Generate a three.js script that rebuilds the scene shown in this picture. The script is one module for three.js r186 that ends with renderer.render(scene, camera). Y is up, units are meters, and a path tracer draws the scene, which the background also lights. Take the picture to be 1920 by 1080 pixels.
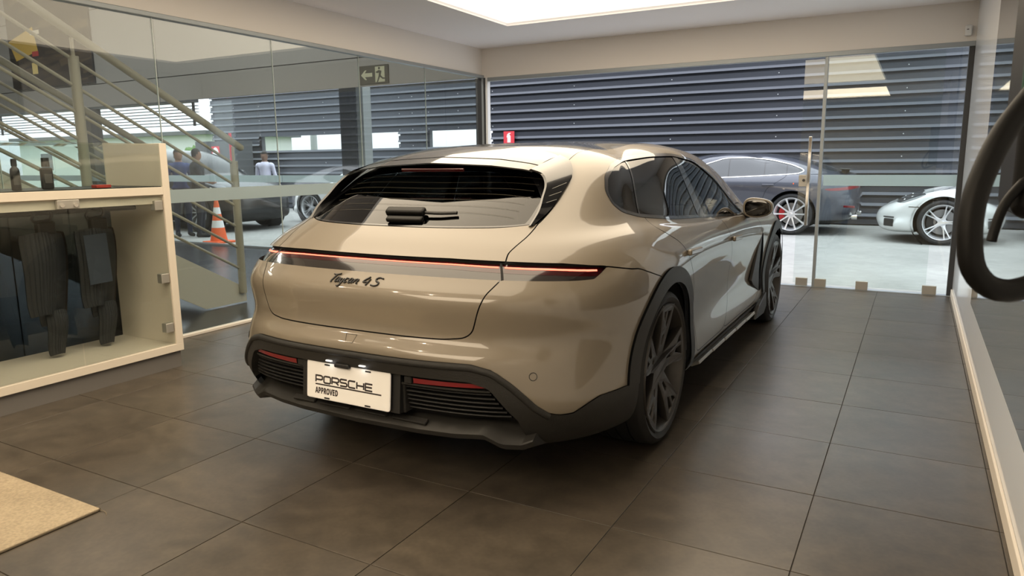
import * as THREE from 'three';
import { RoundedBoxGeometry } from 'three/addons/geometries/RoundedBoxGeometry.js';
import { mergeGeometries, mergeVertices, toCreasedNormals } from 'three/addons/utils/BufferGeometryUtils.js';
import { RectAreaLightUniformsLib } from 'three/addons/lights/RectAreaLightUniformsLib.js';
import { MarchingCubes } from 'three/addons/objects/MarchingCubes.js';
import { createNoise2D, createNoise3D } from 'simplex-noise';

RectAreaLightUniformsLib.init();
const renderer = new THREE.WebGLRenderer({ antialias: true });
renderer.toneMapping = THREE.LinearToneMapping;
renderer.toneMappingExposure = 1.28;
renderer.shadowMap.enabled = true;
const scene = new THREE.Scene();
const lin = (r, g, b) => new THREE.Color().setRGB(r, g, b);

// ---------- camera ----------
const camera = new THREE.PerspectiveCamera(43.505, 16 / 9, .05, 300);
camera.position.set(1.9, 1.2915, 3.1423);
camera.rotation.order = 'YXZ';
camera.rotation.set(-9.861 * Math.PI / 180, 29.111 * Math.PI / 180, -.563 * Math.PI / 180);

camera.focus = 3.6; camera.userData.fStop = 8.5;

// ---------- overcast daylight ----------
{ const W = 64, H = 32, d = new Float32Array(W * H * 4);
  for (let j = 0; j < H; j++) for (let i = 0; i < W; i++) {
    const up = Math.sin(((j + .5) / H - .5) * Math.PI), k = up > 0 ? 2.45 * (1 + 1.1 * up) / 1.6 : .5, o = (j * W + i) * 4;
    d[o] = k * .93; d[o + 1] = k * .98; d[o + 2] = k * 1.06; d[o + 3] = 1;
  }
  const t = new THREE.DataTexture(d, W, H, THREE.RGBAFormat, THREE.FloatType); t.mapping = THREE.EquirectangularReflectionMapping; t.magFilter = THREE.LinearFilter; t.needsUpdate = true;
  scene.background = t; }

// ---------- the luminous ceiling panel ----------
const PANEL = { x0: -1.89, x1: 1.3, z0: -3.62, z1: 2.25, y: 2.70 };
const WARM = new THREE.Color().setRGB(1, .80, .555);
{ const l = new THREE.RectAreaLight(WARM, 2.0, PANEL.x1 - PANEL.x0 - .06, PANEL.z1 - PANEL.z0 - .06);
  l.position.set((PANEL.x0 + PANEL.x1) / 2, PANEL.y - .012, (PANEL.z0 + PANEL.z1) / 2); l.rotation.x = -Math.PI / 2; l.name = 'ceiling_panel_glow'; scene.add(l);
  const r = new THREE.RectAreaLight(WARM, 4.8, 3.1, 2.4); r.position.set(-.3, PANEL.y - .012, 4.6); r.rotation.x = -Math.PI / 2; r.name = 'rear_panel_glow'; scene.add(r);
  for (const x of [-6.2, -10.6]) { const h = new THREE.RectAreaLight(lin(1, .93, .83), 9, 1.2, 4); h.position.set(x, 5.14, -.4); h.rotation.x = -Math.PI / 2; h.name = 'hall_fill_glow'; scene.add(h); } }  // the hall pair is added fill for the dim cladding, no visible source

// ---------- helpers ----------
function rng(seed) { let s = seed >>> 0; return () => { s = (s + 0x6D2B79F5) | 0; let t = Math.imul(s ^ (s >>> 15), 1 | s); t = (t + Math.imul(t ^ (t >>> 7), 61 | t)) ^ t; return ((t ^ (t >>> 14)) >>> 0) / 4294967296; }; }
const rand = rng(7), noise2 = createNoise2D(rng(11)), noise3 = createNoise3D(rng(5));
const V3 = (x, y, z) => new THREE.Vector3(x, y, z);
const taken = new Map();
function numbered(n) { const k = taken.get(n) ?? 0; taken.set(n, k + 1); return k ? `${n}_${String(k).padStart(3, '0')}` : n; }
const store = new Map();
function cached(key, make) { if (!store.has(key)) store.set(key, make()); return store.get(key); }
function shadows(m) { m.castShadow = m.receiveShadow = true; return m; }
function thing(name, label, category, [x, y, z] = [0, 0, 0], turn = 0, group) {
  const o = new THREE.Group(); o.name = numbered(name); scene.add(o); o.position.set(x, y, z); o.rotation.y = turn; o.userData = { label, category }; if (group) o.userData.group = group; return o;
}
function part(name, g, m, parent) { const o = shadows(new THREE.Mesh(g, m)); o.name = name; parent.add(o); return o; }
function single(name, g, m, label, category, group) { const o = shadows(new THREE.Mesh(g, m)); o.name = numbered(name); scene.add(o); o.userData = { label, category }; if (group) o.userData.group = group; return o; }
function struct(name, g, m, label) { const o = g ? shadows(new THREE.Mesh(g, m)) : new THREE.Group(); o.name = numbered(name); scene.add(o); o.userData = { kind: 'structure' }; if (label) { o.userData.label = label; } return o; }
function box(x0, x1, y0, y1, z0, z1, r = 0) {
  const w = x1 - x0, h = y1 - y0, d = z1 - z0, g = r ? new RoundedBoxGeometry(w, h, d, 2, r) : new THREE.BoxGeometry(w, h, d);
  if (!r) metreUV(g); g.translate((x0 + x1) / 2, (y0 + y1) / 2, (z0 + z1) / 2); return g;
}
function metreUV(g) { const p = g.attributes.position, n = g.attributes.normal, u = g.attributes.uv; for (let i = 0; i < p.count; i++) { const a = Math.abs(n.getX(i)), b = Math.abs(n.getY(i)); if (b > .5) u.setXY(i, p.getX(i), p.getZ(i)); else if (a > .5) u.setXY(i, p.getZ(i), p.getY(i)); else u.setXY(i, p.getX(i), p.getY(i)); } return g; }
function tube(pts, r, seg = 20, rad = 10) { const v = pts.map(p => p.isVector3 ? p : V3(...p)); return new THREE.TubeGeometry(v.length === 2 ? new THREE.LineCurve3(...v) : new THREE.CatmullRomCurve3(v), seg, r, rad, false); }
function rod(a, b, r, rad = 14) { const A = V3(...a), B = V3(...b), d = B.clone().sub(A), g = new THREE.CylinderGeometry(r, r, d.length(), rad); g.applyQuaternion(new THREE.Quaternion().setFromUnitVectors(V3(0, 1, 0), d.clone().normalize())); g.translate(...A.add(B).multiplyScalar(.5).toArray()); return g; }

// ---------- materials ----------
function texture(N, fn, srgb = true, rep = 1) {
  const d = new Uint8Array(N * N * 4);
  for (let j = 0; j < N; j++) for (let i = 0; i < N; i++) { const c = fn(i / N, j / N), o = (j * N + i) * 4; for (let k = 0; k < 3; k++) d[o + k] = Math.max(0, Math.min(255, Math.round(255 * c[k]))); d[o + 3] = 255; }
  const t = new THREE.DataTexture(d, N, N); t.wrapS = t.wrapT = THREE.RepeatWrapping; t.magFilter = THREE.LinearFilter; t.minFilter = THREE.LinearMipmapLinearFilter; t.generateMipmaps = true; if (srgb) t.colorSpace = THREE.SRGBColorSpace; t.repeat.set(rep, rep); t.needsUpdate = true; return t;
}
// noise that repeats without a seam
const hash2 = (x, y, s) => { let n = (x * 374761393 + y * 668265263 + s * 974711) | 0; n = Math.imul(n ^ (n >>> 13), 1274126177); return ((n ^ (n >>> 16)) >>> 0) / 4294967296; };
function loopNoise(u, v, f, s = 0) { f = Math.round(f); const x = u * f, y = v * f, i = Math.floor(x), j = Math.floor(y), a = x - i, b = y - j, p = a * a * (3 - 2 * a), q = b * b * (3 - 2 * b), h = (m, n) => hash2(((m % f) + f) % f, ((n % f) + f) % f, s); return 2 * (h(i, j) * (1 - p) * (1 - q) + h(i + 1, j) * p * (1 - q) + h(i, j + 1) * (1 - p) * q + h(i + 1, j + 1) * p * q) - 1; }
const std = o => new THREE.MeshStandardMaterial(o), phy = o => new THREE.MeshPhysicalMaterial(o);
const stoneMap = texture(1024, (u, v) => {
  const w = u + .03 * loopNoise(u, v, 7, 9), t = v + .03 * loopNoise(u, v, 6, 8), n = .42 * loopNoise(w, t, 7, 1) + .3 * loopNoise(w, t * 2, 15, 3) + .28 * loopNoise(w, t, 38, 6), f = loopNoise(u, v, 160, 2), k = .272 + .062 * n + .014 * f;
  return [k * 1.10, k, k * .87]; }, true, 1 / 1.8);
const stoneRough = texture(256, (u, v) => { const k = .315 + .018 * loopNoise(u, v, 9, 1) + .006 * loopNoise(u, v, 40, 4); return [k, k, k]; }, false, 1 / 1.8);
const concreteMap = texture(512, (u, v) => { const k = .62 + .035 * loopNoise(u, v, 5) + .02 * loopNoise(u, v, 20, 2) + .02 * loopNoise(u, v, 80, 5); return [k, k * .995, k * .975]; }, true, .2);
const rugMap = texture(256, (u, v) => { const k = .61 + .025 * loopNoise(u, v, 8) + .045 * loopNoise(u, v, 90, 3) - .12 * Math.max(0, loopNoise(u, v, 30, 5) - .78); return [k, k * .91, k * .76]; }, true, 1.6);
const grainBump = texture(256, (u, v) => { const k = .5 + .5 * loopNoise(u, v, 110); return [k, k, k]; }, false, 6);
const M = {
  paint: phy({ color: lin(.188, .158, .116), roughness: .42, metalness: 0, clearcoat: .85, clearcoatRoughness: .015 }),
  glossBlack: phy({ color: lin(.006, .006, .007), roughness: .25, clearcoat: 1, clearcoatRoughness: .02 }),
  greyPlastic: phy({ color: lin(.021, .020, .018), specularIntensity: .7, roughness: .48, bumpMap: grainBump, bumpScale: .0004 }),
  wiperBlack: phy({ color: lin(.004, .004, .004), roughness: .35, specularIntensity: .4 }),
  greyTrim: std({ color: lin(.30, .29, .27), roughness: .4 }),
  blackPlastic: std({ color: lin(.010, .010, .010), roughness: .5 }),
  darkCavity: std({ color: lin(.008, .008, .008), roughness: .8 }),
  wellBlack: std({ color: lin(.01, .01, .01), roughness: .9 }),
  tintGlass: phy({ color: lin(.07, .075, .075), roughness: .0, transmission: 1, thickness: 0, ior: 1.52 }),
  glassJoint: std({ color: lin(.55, .62, .62), roughness: .3 }),
  smokedWindow: phy({ color: lin(.008, .009, .010), roughness: .12, specularIntensity: .5 }),
  heater: std({ color: lin(.10, .085, .06), roughness: .6 }),
  seatLeather: std({ color: lin(.02, .019, .018), roughness: .6 }),
  smokedLens: phy({ color: lin(.022, .019, .018), roughness: .12, clearcoat: 1, clearcoatRoughness: .01 }),
  redLens: phy({ color: lin(.035, .002, .003), roughness: .15, clearcoat: 1, clearcoatRoughness: .01 }),
  redReflector: phy({ color: lin(.20, .004, .008), roughness: .3, clearcoat: 1 }),
  redGlow: std({ color: 0x000000, emissive: lin(1, .15, .085), emissiveIntensity: 3 }),
  rearPanelGlow: std({ color: lin(.9, .9, .9), emissive: lin(1, .90, .74), emissiveIntensity: 1.12 }),
  plateGlow: std({ color: lin(.8, .8, .8), emissive: lin(1, 1, 1), emissiveIntensity: .5 }),
  plateWhite: std({ color: lin(.80, .80, .80), roughness: .35 }),
  badgeBlack: phy({ color: lin(.012, .012, .012), roughness: .3 }),
  mirrorGlass: std({ color: lin(.10, .10, .10), metalness: 1, roughness: .03 }),
  wheelBronze: std({ color: lin(.06, .055, .05), metalness: .55, roughness: .38 }),
  wheelSilver: std({ color: lin(.62, .63, .64), metalness: .6, roughness: .3 }),
  rubber: std({ color: lin(.010, .010, .010), roughness: .62 }),
  discSteel: std({ color: lin(.22, .22, .22), metalness: .9, roughness: .4 }),
  caliperRed: std({ color: lin(.45, .01, .015), roughness: .35 }),
  tile: std({ map: stoneMap, roughnessMap: stoneRough, roughness: 1, color: 0xffffff }),
  grout: std({ color: lin(.045, .042, .038), roughness: .9 }),
  wallGloss: phy({ color: lin(.80, .83, .88), roughness: .3, clearcoat: .6, clearcoatRoughness: .06 }),
  wallDark: std({ color: lin(.22, .20, .18), roughness: .8 }),
  wallPaint: std({ color: lin(.76, .725, .69), roughness: .75 }),
  ceilingPaint: std({ color: lin(.93, .91, .94), roughness: .9 }),
  baseboard: std({ color: lin(.72, .66, .58), roughness: .6 }),
  aluminium: std({ color: lin(.30, .33, .35), metalness: .3, roughness: .4 }),
  whiteFrame: std({ color: lin(.75, .76, .76), roughness: .4 }),
  darkSteel: std({ color: lin(.035, .037, .04), roughness: .45 }),
  clampMetal: std({ color: lin(.42, .40, .36), metalness: .5, roughness: .45 }),
  chrome: std({ color: lin(.72, .71, .69), metalness: 1, roughness: .08 }),
  glass: phy({ color: lin(.94, .965, .955), roughness: 0, transmission: 1, thickness: 0, ior: 1.5 }),
  frost: phy({ color: lin(.62, .70, .71), roughness: .9, transmission: .7, thickness: 0 }),
  panelGlow: std({ color: lin(.9, .9, .9), emissive: lin(1, .92, .76), emissiveIntensity: .85 }),
  hallFillGlow: std({ color: lin(.9, .9, .9), emissive: lin(1, .95, .88), emissiveIntensity: 1.5 }),  // glowing face of the added hall fill panels
  spotGlow: std({ color: lin(.9, .9, .9), emissive: lin(1, .86, .66), emissiveIntensity: 6 }),
  coverBlackGlass: phy({ color: lin(.015, .018, .022), roughness: .05, clearcoat: 1, clearcoatRoughness: .01 }),
  lacquer: phy({ color: lin(.70, .63, .53), roughness: .32 }),
  plinth: std({ color: lin(.15, .14, .13), roughness: .45 }),
  rug: std({ map: rugMap, roughness: 1, bumpMap: grainBump, bumpScale: .0012 }),
  backPanel: phy({ color: lin(.30, .31, .32), roughness: 0, transmission: 1, thickness: 0 }),
  matRubber: std({ color: lin(.022, .024, .028), roughness: .55 }),
  matCloth: std({ color: lin(.035, .026, .021), roughness: .95 }),
  cardBlack: std({ color: lin(.005, .005, .005), roughness: .45 }),
  redCard: std({ color: lin(.45, .05, .035), roughness: .5 }),
  railPaint: std({ color: lin(.34, .325, .27), roughness: .38 }),
  stringer: std({ color: lin(.50, .485, .43), roughness: .4 }),
  hallFloor: phy({ color: lin(.028, .030, .033), roughness: .22, specularIntensity: .7, bumpMap: grainBump, bumpScale: .0002 }),
  claddingGrey: std({ color: lin(.30, .31, .305), metalness: .1, roughness: .42 }),
  concrete: std({ map: concreteMap, roughness: .85 }),
  asphalt: std({ color: lin(.16, .16, .165), roughness: .9 }),
  corrugated: std({ color: lin(.075, .08, .095), metalness: .4, roughness: .25 }),
  screw: std({ color: lin(.8, .8, .8), metalness: .4, roughness: .3 }),
  signRed: std({ color: lin(.68, .045, .06), roughness: .5 }), signWhite: std({ color: lin(.85, .85, .83), roughness: .5 }),
  exitBack: std({ color: lin(.055, .06, .045), roughness: .5 }), exitGlyph: std({ color: lin(.52, .55, .40), roughness: .6 }),
  paintSlate: phy({ color: lin(.055, .06, .08), roughness: .35, metalness: .3, clearcoat: 1, clearcoatRoughness: .02 }),
  paintWhite: phy({ color: lin(.74, .75, .75), roughness: .35, clearcoat: 1, clearcoatRoughness: .02 }),
  paintBlack: phy({ color: lin(.008, .009, .010), roughness: .35, clearcoat: .4, clearcoatRoughness: .02 }),
  paintSilver: phy({ color: lin(.45, .46, .47), roughness: .3, metalness: .5, clearcoat: 1, clearcoatRoughness: .02 }),
  lampClear: phy({ color: lin(.05, .055, .06), roughness: .1, clearcoat: 1 }),
  coneOrange: std({ color: lin(.85, .14, .035), roughness: .55 }), coneWhite: std({ color: lin(.85, .85, .85), roughness: .5 }),
  skin: std({ color: lin(.32, .17, .11), roughness: .6 }), hair: std({ color: lin(.025, .018, .014), roughness: .8 }),
  clothNavy: std({ color: lin(.018, .025, .06), roughness: .9 }), clothBlue: std({ color: lin(.035, .06, .16), roughness: .9 }), clothBlack: std({ color: lin(.012, .012, .013), roughness: .9 }), clothWhite: std({ color: lin(.70, .68, .80), roughness: .9 }), clothTeal: std({ color: lin(.01, .16, .13), roughness: .9 }),
  leaf: std({ color: lin(.10, .19, .05), roughness: .8 }), bark: std({ color: lin(.08, .06, .045), roughness: .9 }), grass: std({ color: lin(.12, .22, .05), roughness: .95 }),
  plaster: std({ color: lin(.62, .62, .60), roughness: .9 }), concreteDark: std({ color: lin(.10, .105, .11), roughness: .8 }),
  cable: phy({ color: lin(.003, .003, .003), specularIntensity: .35, roughness: .5 }), chargerGreen: std({ color: lin(.01, .06, .035), roughness: .4 }),
};
{ const c = document.createElement('canvas'); c.width = 1024; c.height = 368; const x = c.getContext('2d');
  x.fillStyle = '#f2f1ee'; x.fillRect(0, 0, 1024, 368); x.strokeStyle = '#2a2527'; x.fillStyle = '#2a2527'; x.lineWidth = 17; x.lineJoin = 'round';
  const X = (i, f) => 112 + i * 104 + f * 84, Y = f => 140 + f * 66;
  const L = [[[[0, 1], [0, 0], [.8, 0], [1, .12], [1, .5], [.8, .62], [0, .62]]],
    [[[.14, 0], [.86, 0], [1, .14], [1, .86], [.86, 1], [.14, 1], [0, .86], [0, .14], [.14, 0]]],
    [[[0, 1], [0, 0], [.8, 0], [1, .12], [1, .5], [.8, .62], [0, .62]], [[.55, .62], [1, 1]]],
    [[[1, 0], [.14, 0], [0, .12], [0, .38], [.14, .5], [.86, .5], [1, .62], [1, .88], [.86, 1], [0, 1]]],
    [[[1, 0], [.14, 0], [0, .14], [0, .86], [.14, 1], [1, 1]]],
    [[[0, 0], [0, 1]], [[1, 0], [1, 1]], [[0, .5], [1, .5]]],
    [[[1, 0], [0, 0], [0, 1], [1, 1]], [[0, .5], [.95, .5]]]];
  L.forEach((g, i) => g.forEach(s => { x.beginPath(); s.forEach(([a, b], k) => k ? x.lineTo(X(i, a), Y(b)) : x.moveTo(X(i, a), Y(b))); x.stroke(); }));
  x.fillRect(106, 220, 822, 14);
  x.font = 'bold 80px sans-serif'; const tw = x.measureText('APPROVED').width || 400; x.save(); x.translate(106, 318); x.scale(292 / tw, 1); x.lineWidth = 5; x.fillText('APPROVED', 0, 0); x.strokeText('APPROVED', 0, 0); x.restore();
  const t = new THREE.CanvasTexture(c); t.colorSpace = THREE.SRGBColorSpace; M.platePrint = std({ map: t, roughness: .35 }); }
// ---------- smooth body surfaces: rows of points round the car, joined by cubic splines ----------
function splineSolve(k, p) {           // second derivatives of a natural cubic spline
  const n = k.length, a = new Float64Array(n), b = new Float64Array(n), m = new Float64Array(n);
  b[0] = b[n - 1] = 1; const d = new Float64Array(n);
  const c = new Float64Array(n);
  for (let i = 1; i < n - 1; i++) {
    const h0 = k[i] - k[i - 1], h1 = k[i + 1] - k[i];
    a[i] = h0; b[i] = 2 * (h0 + h1); c[i] = h1; d[i] = 6 * ((p[i + 1] - p[i]) / h1 - (p[i] - p[i - 1]) / h0);
  }
  for (let i = 1; i < n; i++) { const w = a[i] / b[i - 1]; b[i] -= w * c[i - 1]; d[i] -= w * d[i - 1]; }
  m[n - 1] = d[n - 1] / b[n - 1];
  for (let i = n - 2; i >= 0; i--) m[i] = (d[i] - c[i] * m[i + 1]) / b[i];
  return m;
}
function splineAt(k, p, m, t) {
  let i = 0; while (i < k.length - 2 && t > k[i + 1]) i++;
  const h = k[i + 1] - k[i], A = (k[i + 1] - t) / h, B = (t - k[i]) / h;
  return A * p[i] + B * p[i + 1] + ((A * A * A - A) * m[i] + (B * B * B - B) * m[i + 1]) * h * h / 6;
}
const FR = [0, .17, .345, .55, .725, .86, 1];
const ANG = [0, 14, 28, 42, 57, 74];
function rowPoints(r) {                 // one row: rear centre -> along the right side -> front centre
  const pts = [], rad = Math.PI / 180;
  const end = (W, Z0, Z, n, yc, ys, ph, e = 2) => {
    const s = Math.pow(Math.sin(ph * rad), 2 / n), c = Math.pow(Math.cos(ph * rad), 2 / n);
    return [W * s, yc + (ys - yc) * Math.pow(Math.sin(ph * rad), e), Z0 + (Z - Z0) * c];
  };
  for (const ph of ANG) pts.push(end(r.W[0], r.z0, r.Z, r.n, r.yc, r.Y[0], ph, r.e));
  for (let i = 0; i < 7; i++) pts.push([r.W[i], r.Y[i], r.z0 + (r.z1 - r.z0) * FR[i]]);
  for (const ph of [...ANG].reverse()) pts.push(end(r.W[6], r.z1, r.ZF, r.nf, r.yf, r.Y[6], ph, r.ef));
  return pts;
}
function bodyGrid(rows, su = 12, sv = 12) {
  const P = rows.map(rowPoints), nu = P[0].length, nr = P.length;
  const ku = [0]; for (let i = 1; i < nu; i++) { let s = 0, c = 0; for (let r = 1; r < nr - 3; r++) { s += Math.hypot(...[0, 1, 2].map(q => P[r][i][q] - P[r][i - 1][q])); c++; } ku.push(ku[i - 1] + s / c); }
  const kv = [0]; for (let r = 1; r < nr; r++) { let s = 0; for (let i = 2; i < nu - 3; i++) s += Math.hypot(...[0, 1, 2].map(q => P[r][i][q] - P[r - 1][i][q])); kv.push(kv[r - 1] + s / (nu - 5)); }
  const tu = [], tv = [];
  for (let i = 0; i < nu - 1; i++) for (let k = 0; k < su; k++) tu.push([ku[i] + (ku[i + 1] - ku[i]) * k / su, i + k / su]);
  tu.push([ku[nu - 1], nu - 1]);
  for (let i = 0; i < nr - 1; i++) for (let k = 0; k < sv; k++) tv.push([kv[i] + (kv[i + 1] - kv[i]) * k / sv, i + k / sv]);
  tv.push([kv[nr - 1], nr - 1]);
  const E = 3;                          // mirrored points past each end keep the centre line smooth
  const kue = [...Array(E).keys()].map(i => -ku[E - i]).concat(ku, [...Array(E).keys()].map(i => 2 * ku[nu - 1] - ku[nu - 2 - i]));
  const fine = P.map(row => {
    const ext = [...Array(E).keys()].map(i => [-row[E - i][0], row[E - i][1], row[E - i][2]]).concat(row, [...Array(E).keys()].map(i => { const q = row[nu - 2 - i]; return [-q[0], q[1], q[2]]; }));
    const ch = [0, 1, 2].map(q => { const v = ext.map(e => e[q]); return [v, splineSolve(kue, v)]; });
    return tu.map(([t]) => ch.map(([v, m]) => splineAt(kue, v, m, t)));
  });
  const kve = kv.concat([...Array(E).keys()].map(i => 2 * kv[nr - 1] - kv[nr - 2 - i]));
  const NU = tu.length, NV = tv.length, pos = new Float32Array(NU * NV * 3);
  for (let i = 0; i < NU; i++) {
    const col = fine.map(f => f[i]);
    const ext = col.concat([...Array(E).keys()].map(k => { const q = col[nr - 2 - k]; return [-q[0], q[1], q[2]]; }));
    for (let q = 0; q < 3; q++) {
      const v = ext.map(e => e[q]), m = splineSolve(kve, v);
      for (let j = 0; j < NV; j++) pos[(j * NU + i) * 3 + q] = splineAt(kve, v, m, tv[j][0]);
    }
  }
  for (let j = 0; j < NV; j++) { pos[(j * NU) * 3] = 0; pos[(j * NU + NU - 1) * 3] = 0; }
  for (let i = 0; i < NU; i++) pos[((NV - 1) * NU + i) * 3] = 0;
  const at = (i, j) => { let s = 1; if (i < 0) { i = -i; s = -1; } if (i >= NU) { i = 2 * NU - 2 - i; s = -s; } if (j >= NV) { j = 2 * NV - 2 - j; s = -s; } const o = (j * NU + i) * 3; return [pos[o] * s, pos[o + 1], pos[o + 2]]; };
  const V = [];                          // vertices: x y z nx ny nz u v
  for (let j = 0; j < NV; j++) for (let i = 0; i < NU; i++) {
    const a = at(i + 1, j), b = at(i - 1, j), c = at(i, j + 1), d = j ? at(i, j - 1) : at(i, 0);
    const e = [a[0] - b[0], a[1] - b[1], a[2] - b[2]], f = [c[0] - d[0], c[1] - d[1], c[2] - d[2]];
    let n = [e[1] * f[2] - e[2] * f[1], e[2] * f[0] - e[0] * f[2], e[0] * f[1] - e[1] * f[0]]; let l = Math.hypot(...n) || 1; 
    const p = at(i, j);
    V.push([p[0], p[1], p[2], -n[0] / l, -n[1] / l, -n[2] / l, tu[i][1], tv[j][1]]);
  }
  // outward: on the side of the car the normal must point to +x
  const mid = V[Math.floor(NV * .3) * NU + Math.floor(NU / 2)];
  if (mid[3] < 0) for (const v of V) { v[3] *= -1; v[4] *= -1; v[5] *= -1; }
  const T = [];
  for (let j = 0; j < NV - 1; j++) for (let i = 0; i < NU - 1; i++) {
    const a = j * NU + i, b = a + 1, c = a + NU, d = c + 1;
    T.push([V[a], V[c], V[b]], [V[b], V[c], V[d]]);
  }
  // winding outward
  const t0 = T[Math.floor(NV * .3) * (NU - 1) * 2 + NU], g = triNormal(t0);
  if (g[0] * t0[0][3] + g[1] * t0[0][4] + g[2] * t0[0][5] < 0) for (const t of T) { const s = t[1]; t[1] = t[2]; t[2] = s; }
  return { T, V, NU, NV, su, sv, nu, nr };
}
function triNormal(t) { const [a, b, c] = t, e = [b[0] - a[0], b[1] - a[1], b[2] - a[2]], f = [c[0] - a[0], c[1] - a[1], c[2] - a[2]]; return [e[1] * f[2] - e[2] * f[1], e[2] * f[0] - e[0] * f[2], e[0] * f[1] - e[1] * f[0]]; }
function mixV(a, b, t) { return a.map((v, i) => v + (b[i] - v) * t); }
function clip(T, f) {                   // triangles -> [where f < 0, where f > 0]
  const inn = [], out = [], cache = new Map(); const val = v => { let x = cache.get(v); if (x === undefined) { x = f(v); if (x === 0) x = 1e-9; cache.set(v, x); } return x; };
  const ecache = new Map(), id = new Map(); const idOf = v => { let k = id.get(v); if (k === undefined) { k = id.size; id.set(v, k); } return k; };
  const cut = (a, b) => { const i = idOf(a), j = idOf(b), key = i < j ? i * 4e6 + j : j * 4e6 + i; let m = ecache.get(key); if (!m) { const fa = val(a), fb = val(b); m = mixV(a, b, fa / (fa - fb)); ecache.set(key, m); } return m; };
  for (const t of T) {
    const s = t.map(v => val(v) < 0), n = s[0] + s[1] + s[2];
    if (n === 3) inn.push(t); else if (n === 0) out.push(t);
    else {
      const lone = n === 1, k = s.indexOf(lone), a = t[k], b = t[(k + 1) % 3], c = t[(k + 2) % 3], ab = cut(a, b), ac = cut(a, c);
      (lone ? inn : out).push([a, ab, ac]); (lone ? out : inn).push([ab, b, c], [ab, c, ac]);
    }
  }
  return [inn, out];
}
function sdPoly(x, y, P) {              // signed distance to a closed polygon, negative inside
  let d = 1e9, s = false;
  for (let i = 0, j = P.length - 1; i < P.length; j = i++) {
    const ax = P[j][0], ay = P[j][1], bx = P[i][0] - ax, by = P[i][1] - ay, px = x - ax, py = y - ay;
    const h = Math.min(1, Math.max(0, (px * bx + py * by) / (bx * bx + by * by + 1e-12))), ex = px - bx * h, ey = py - by * h;
    d = Math.min(d, ex * ex + ey * ey);
    if ((P[i][1] > y) !== (ay > y) && x < bx * (y - ay) / (by || 1e-12) + ax) s = !s;
  }
  return (s ? -1 : 1) * Math.sqrt(d);
}
function roundPoly(P, n = 6, amount = .5) {    // rounds a polygon's corners
  const out = [], N = P.length;
  for (let i = 0; i < N; i++) {
    const a = P[(i + N - 1) % N], b = P[i], c = P[(i + 1) % N], r = b[2] ?? amount;
    const p = [b[0] + (a[0] - b[0]) * r * .5, b[1] + (a[1] - b[1]) * r * .5], q = [b[0] + (c[0] - b[0]) * r * .5, b[1] + (c[1] - b[1]) * r * .5];
    if (r < .01) { out.push([b[0], b[1]]); continue; }
    for (let k = 0; k <= n; k++) { const t = k / n, w = 1 - t; out.push([w * w * p[0] + 2 * w * t * b[0] + t * t * q[0], w * w * p[1] + 2 * w * t * b[1] + t * t * q[1]]); }
  }
  return out;
}
function triGeometry(T, off = 0, both = true) {   // indexed geometry from triangles; off moves along the normal; both adds the mirrored half
  const map = new Map(), pos = [], nor = [], uv = [], idx = [];
  const put = (v, s) => { const o = v[3] === undefined ? 0 : off; pos.push(s * (v[0] + v[3] * o), v[1] + v[4] * o, v[2] + v[5] * o); const l = Math.hypot(v[3], v[4], v[5]) || 1; nor.push(s * v[3] / l, v[4] / l, v[5] / l); uv.push(v[2], v[1]); };
  for (const t of T) for (const v of t) if (!map.has(v)) { map.set(v, map.size); put(v, 1); }
  const n = map.size;
  if (both) for (const v of map.keys()) put(v, -1);
  for (const t of T) { const a = map.get(t[0]), b = map.get(t[1]), c = map.get(t[2]); idx.push(a, b, c); if (both) idx.push(a + n, c + n, b + n); }
  const g = new THREE.BufferGeometry();
  g.setAttribute('position', new THREE.Float32BufferAttribute(pos, 3)); g.setAttribute('normal', new THREE.Float32BufferAttribute(nor, 3)); g.setAttribute('uv', new THREE.Float32BufferAttribute(uv, 2)); g.setIndex(idx);
  return g;
}
function mirrorX(g) {
  const m = g.clone(), p = m.attributes.position, n = m.attributes.normal;
  for (let i = 0; i < p.count; i++) { p.setX(i, -p.getX(i)); n.setX(i, -n.getX(i)); }
  if (!m.index) m.setIndex([...Array(p.count).keys()]);
  const ix = m.index.array; for (let i = 0; i < ix.length; i += 3) { const s = ix[i + 1]; ix[i + 1] = ix[i + 2]; ix[i + 2] = s; }
  return m;
}
function castRear(T, x, y) { return castAlong(T, [x, y, 5], [0, 0, -1]); }
function castAlong(T, o, d) {           // nearest hit of a ray on triangles, with the normal there
  let best = null, bt = 1e9;
  for (const t of T) {
    const [a, b, c] = t, e1 = [b[0] - a[0], b[1] - a[1], b[2] - a[2]], e2 = [c[0] - a[0], c[1] - a[1], c[2] - a[2]];
    const p = [d[1] * e2[2] - d[2] * e2[1], d[2] * e2[0] - d[0] * e2[2], d[0] * e2[1] - d[1] * e2[0]], det = e1[0] * p[0] + e1[1] * p[1] + e1[2] * p[2];
    if (Math.abs(det) < 1e-14) continue;
    const s = [o[0] - a[0], o[1] - a[1], o[2] - a[2]], u = (s[0] * p[0] + s[1] * p[1] + s[2] * p[2]) / det; if (u < -1e-6 || u > 1 + 1e-6) continue;
    const q = [s[1] * e1[2] - s[2] * e1[1], s[2] * e1[0] - s[0] * e1[2], s[0] * e1[1] - s[1] * e1[0]], v = (d[0] * q[0] + d[1] * q[1] + d[2] * q[2]) / det; if (v < -1e-6 || u + v > 1 + 1e-6) continue;
    const w = (e2[0] * q[0] + e2[1] * q[1] + e2[2] * q[2]) / det;
    if (w > 0 && w < bt) { bt = w; best = a.map((m, i) => m * (1 - u - v) + b[i] * u + c[i] * v); }
  }
  return best;
}

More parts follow.
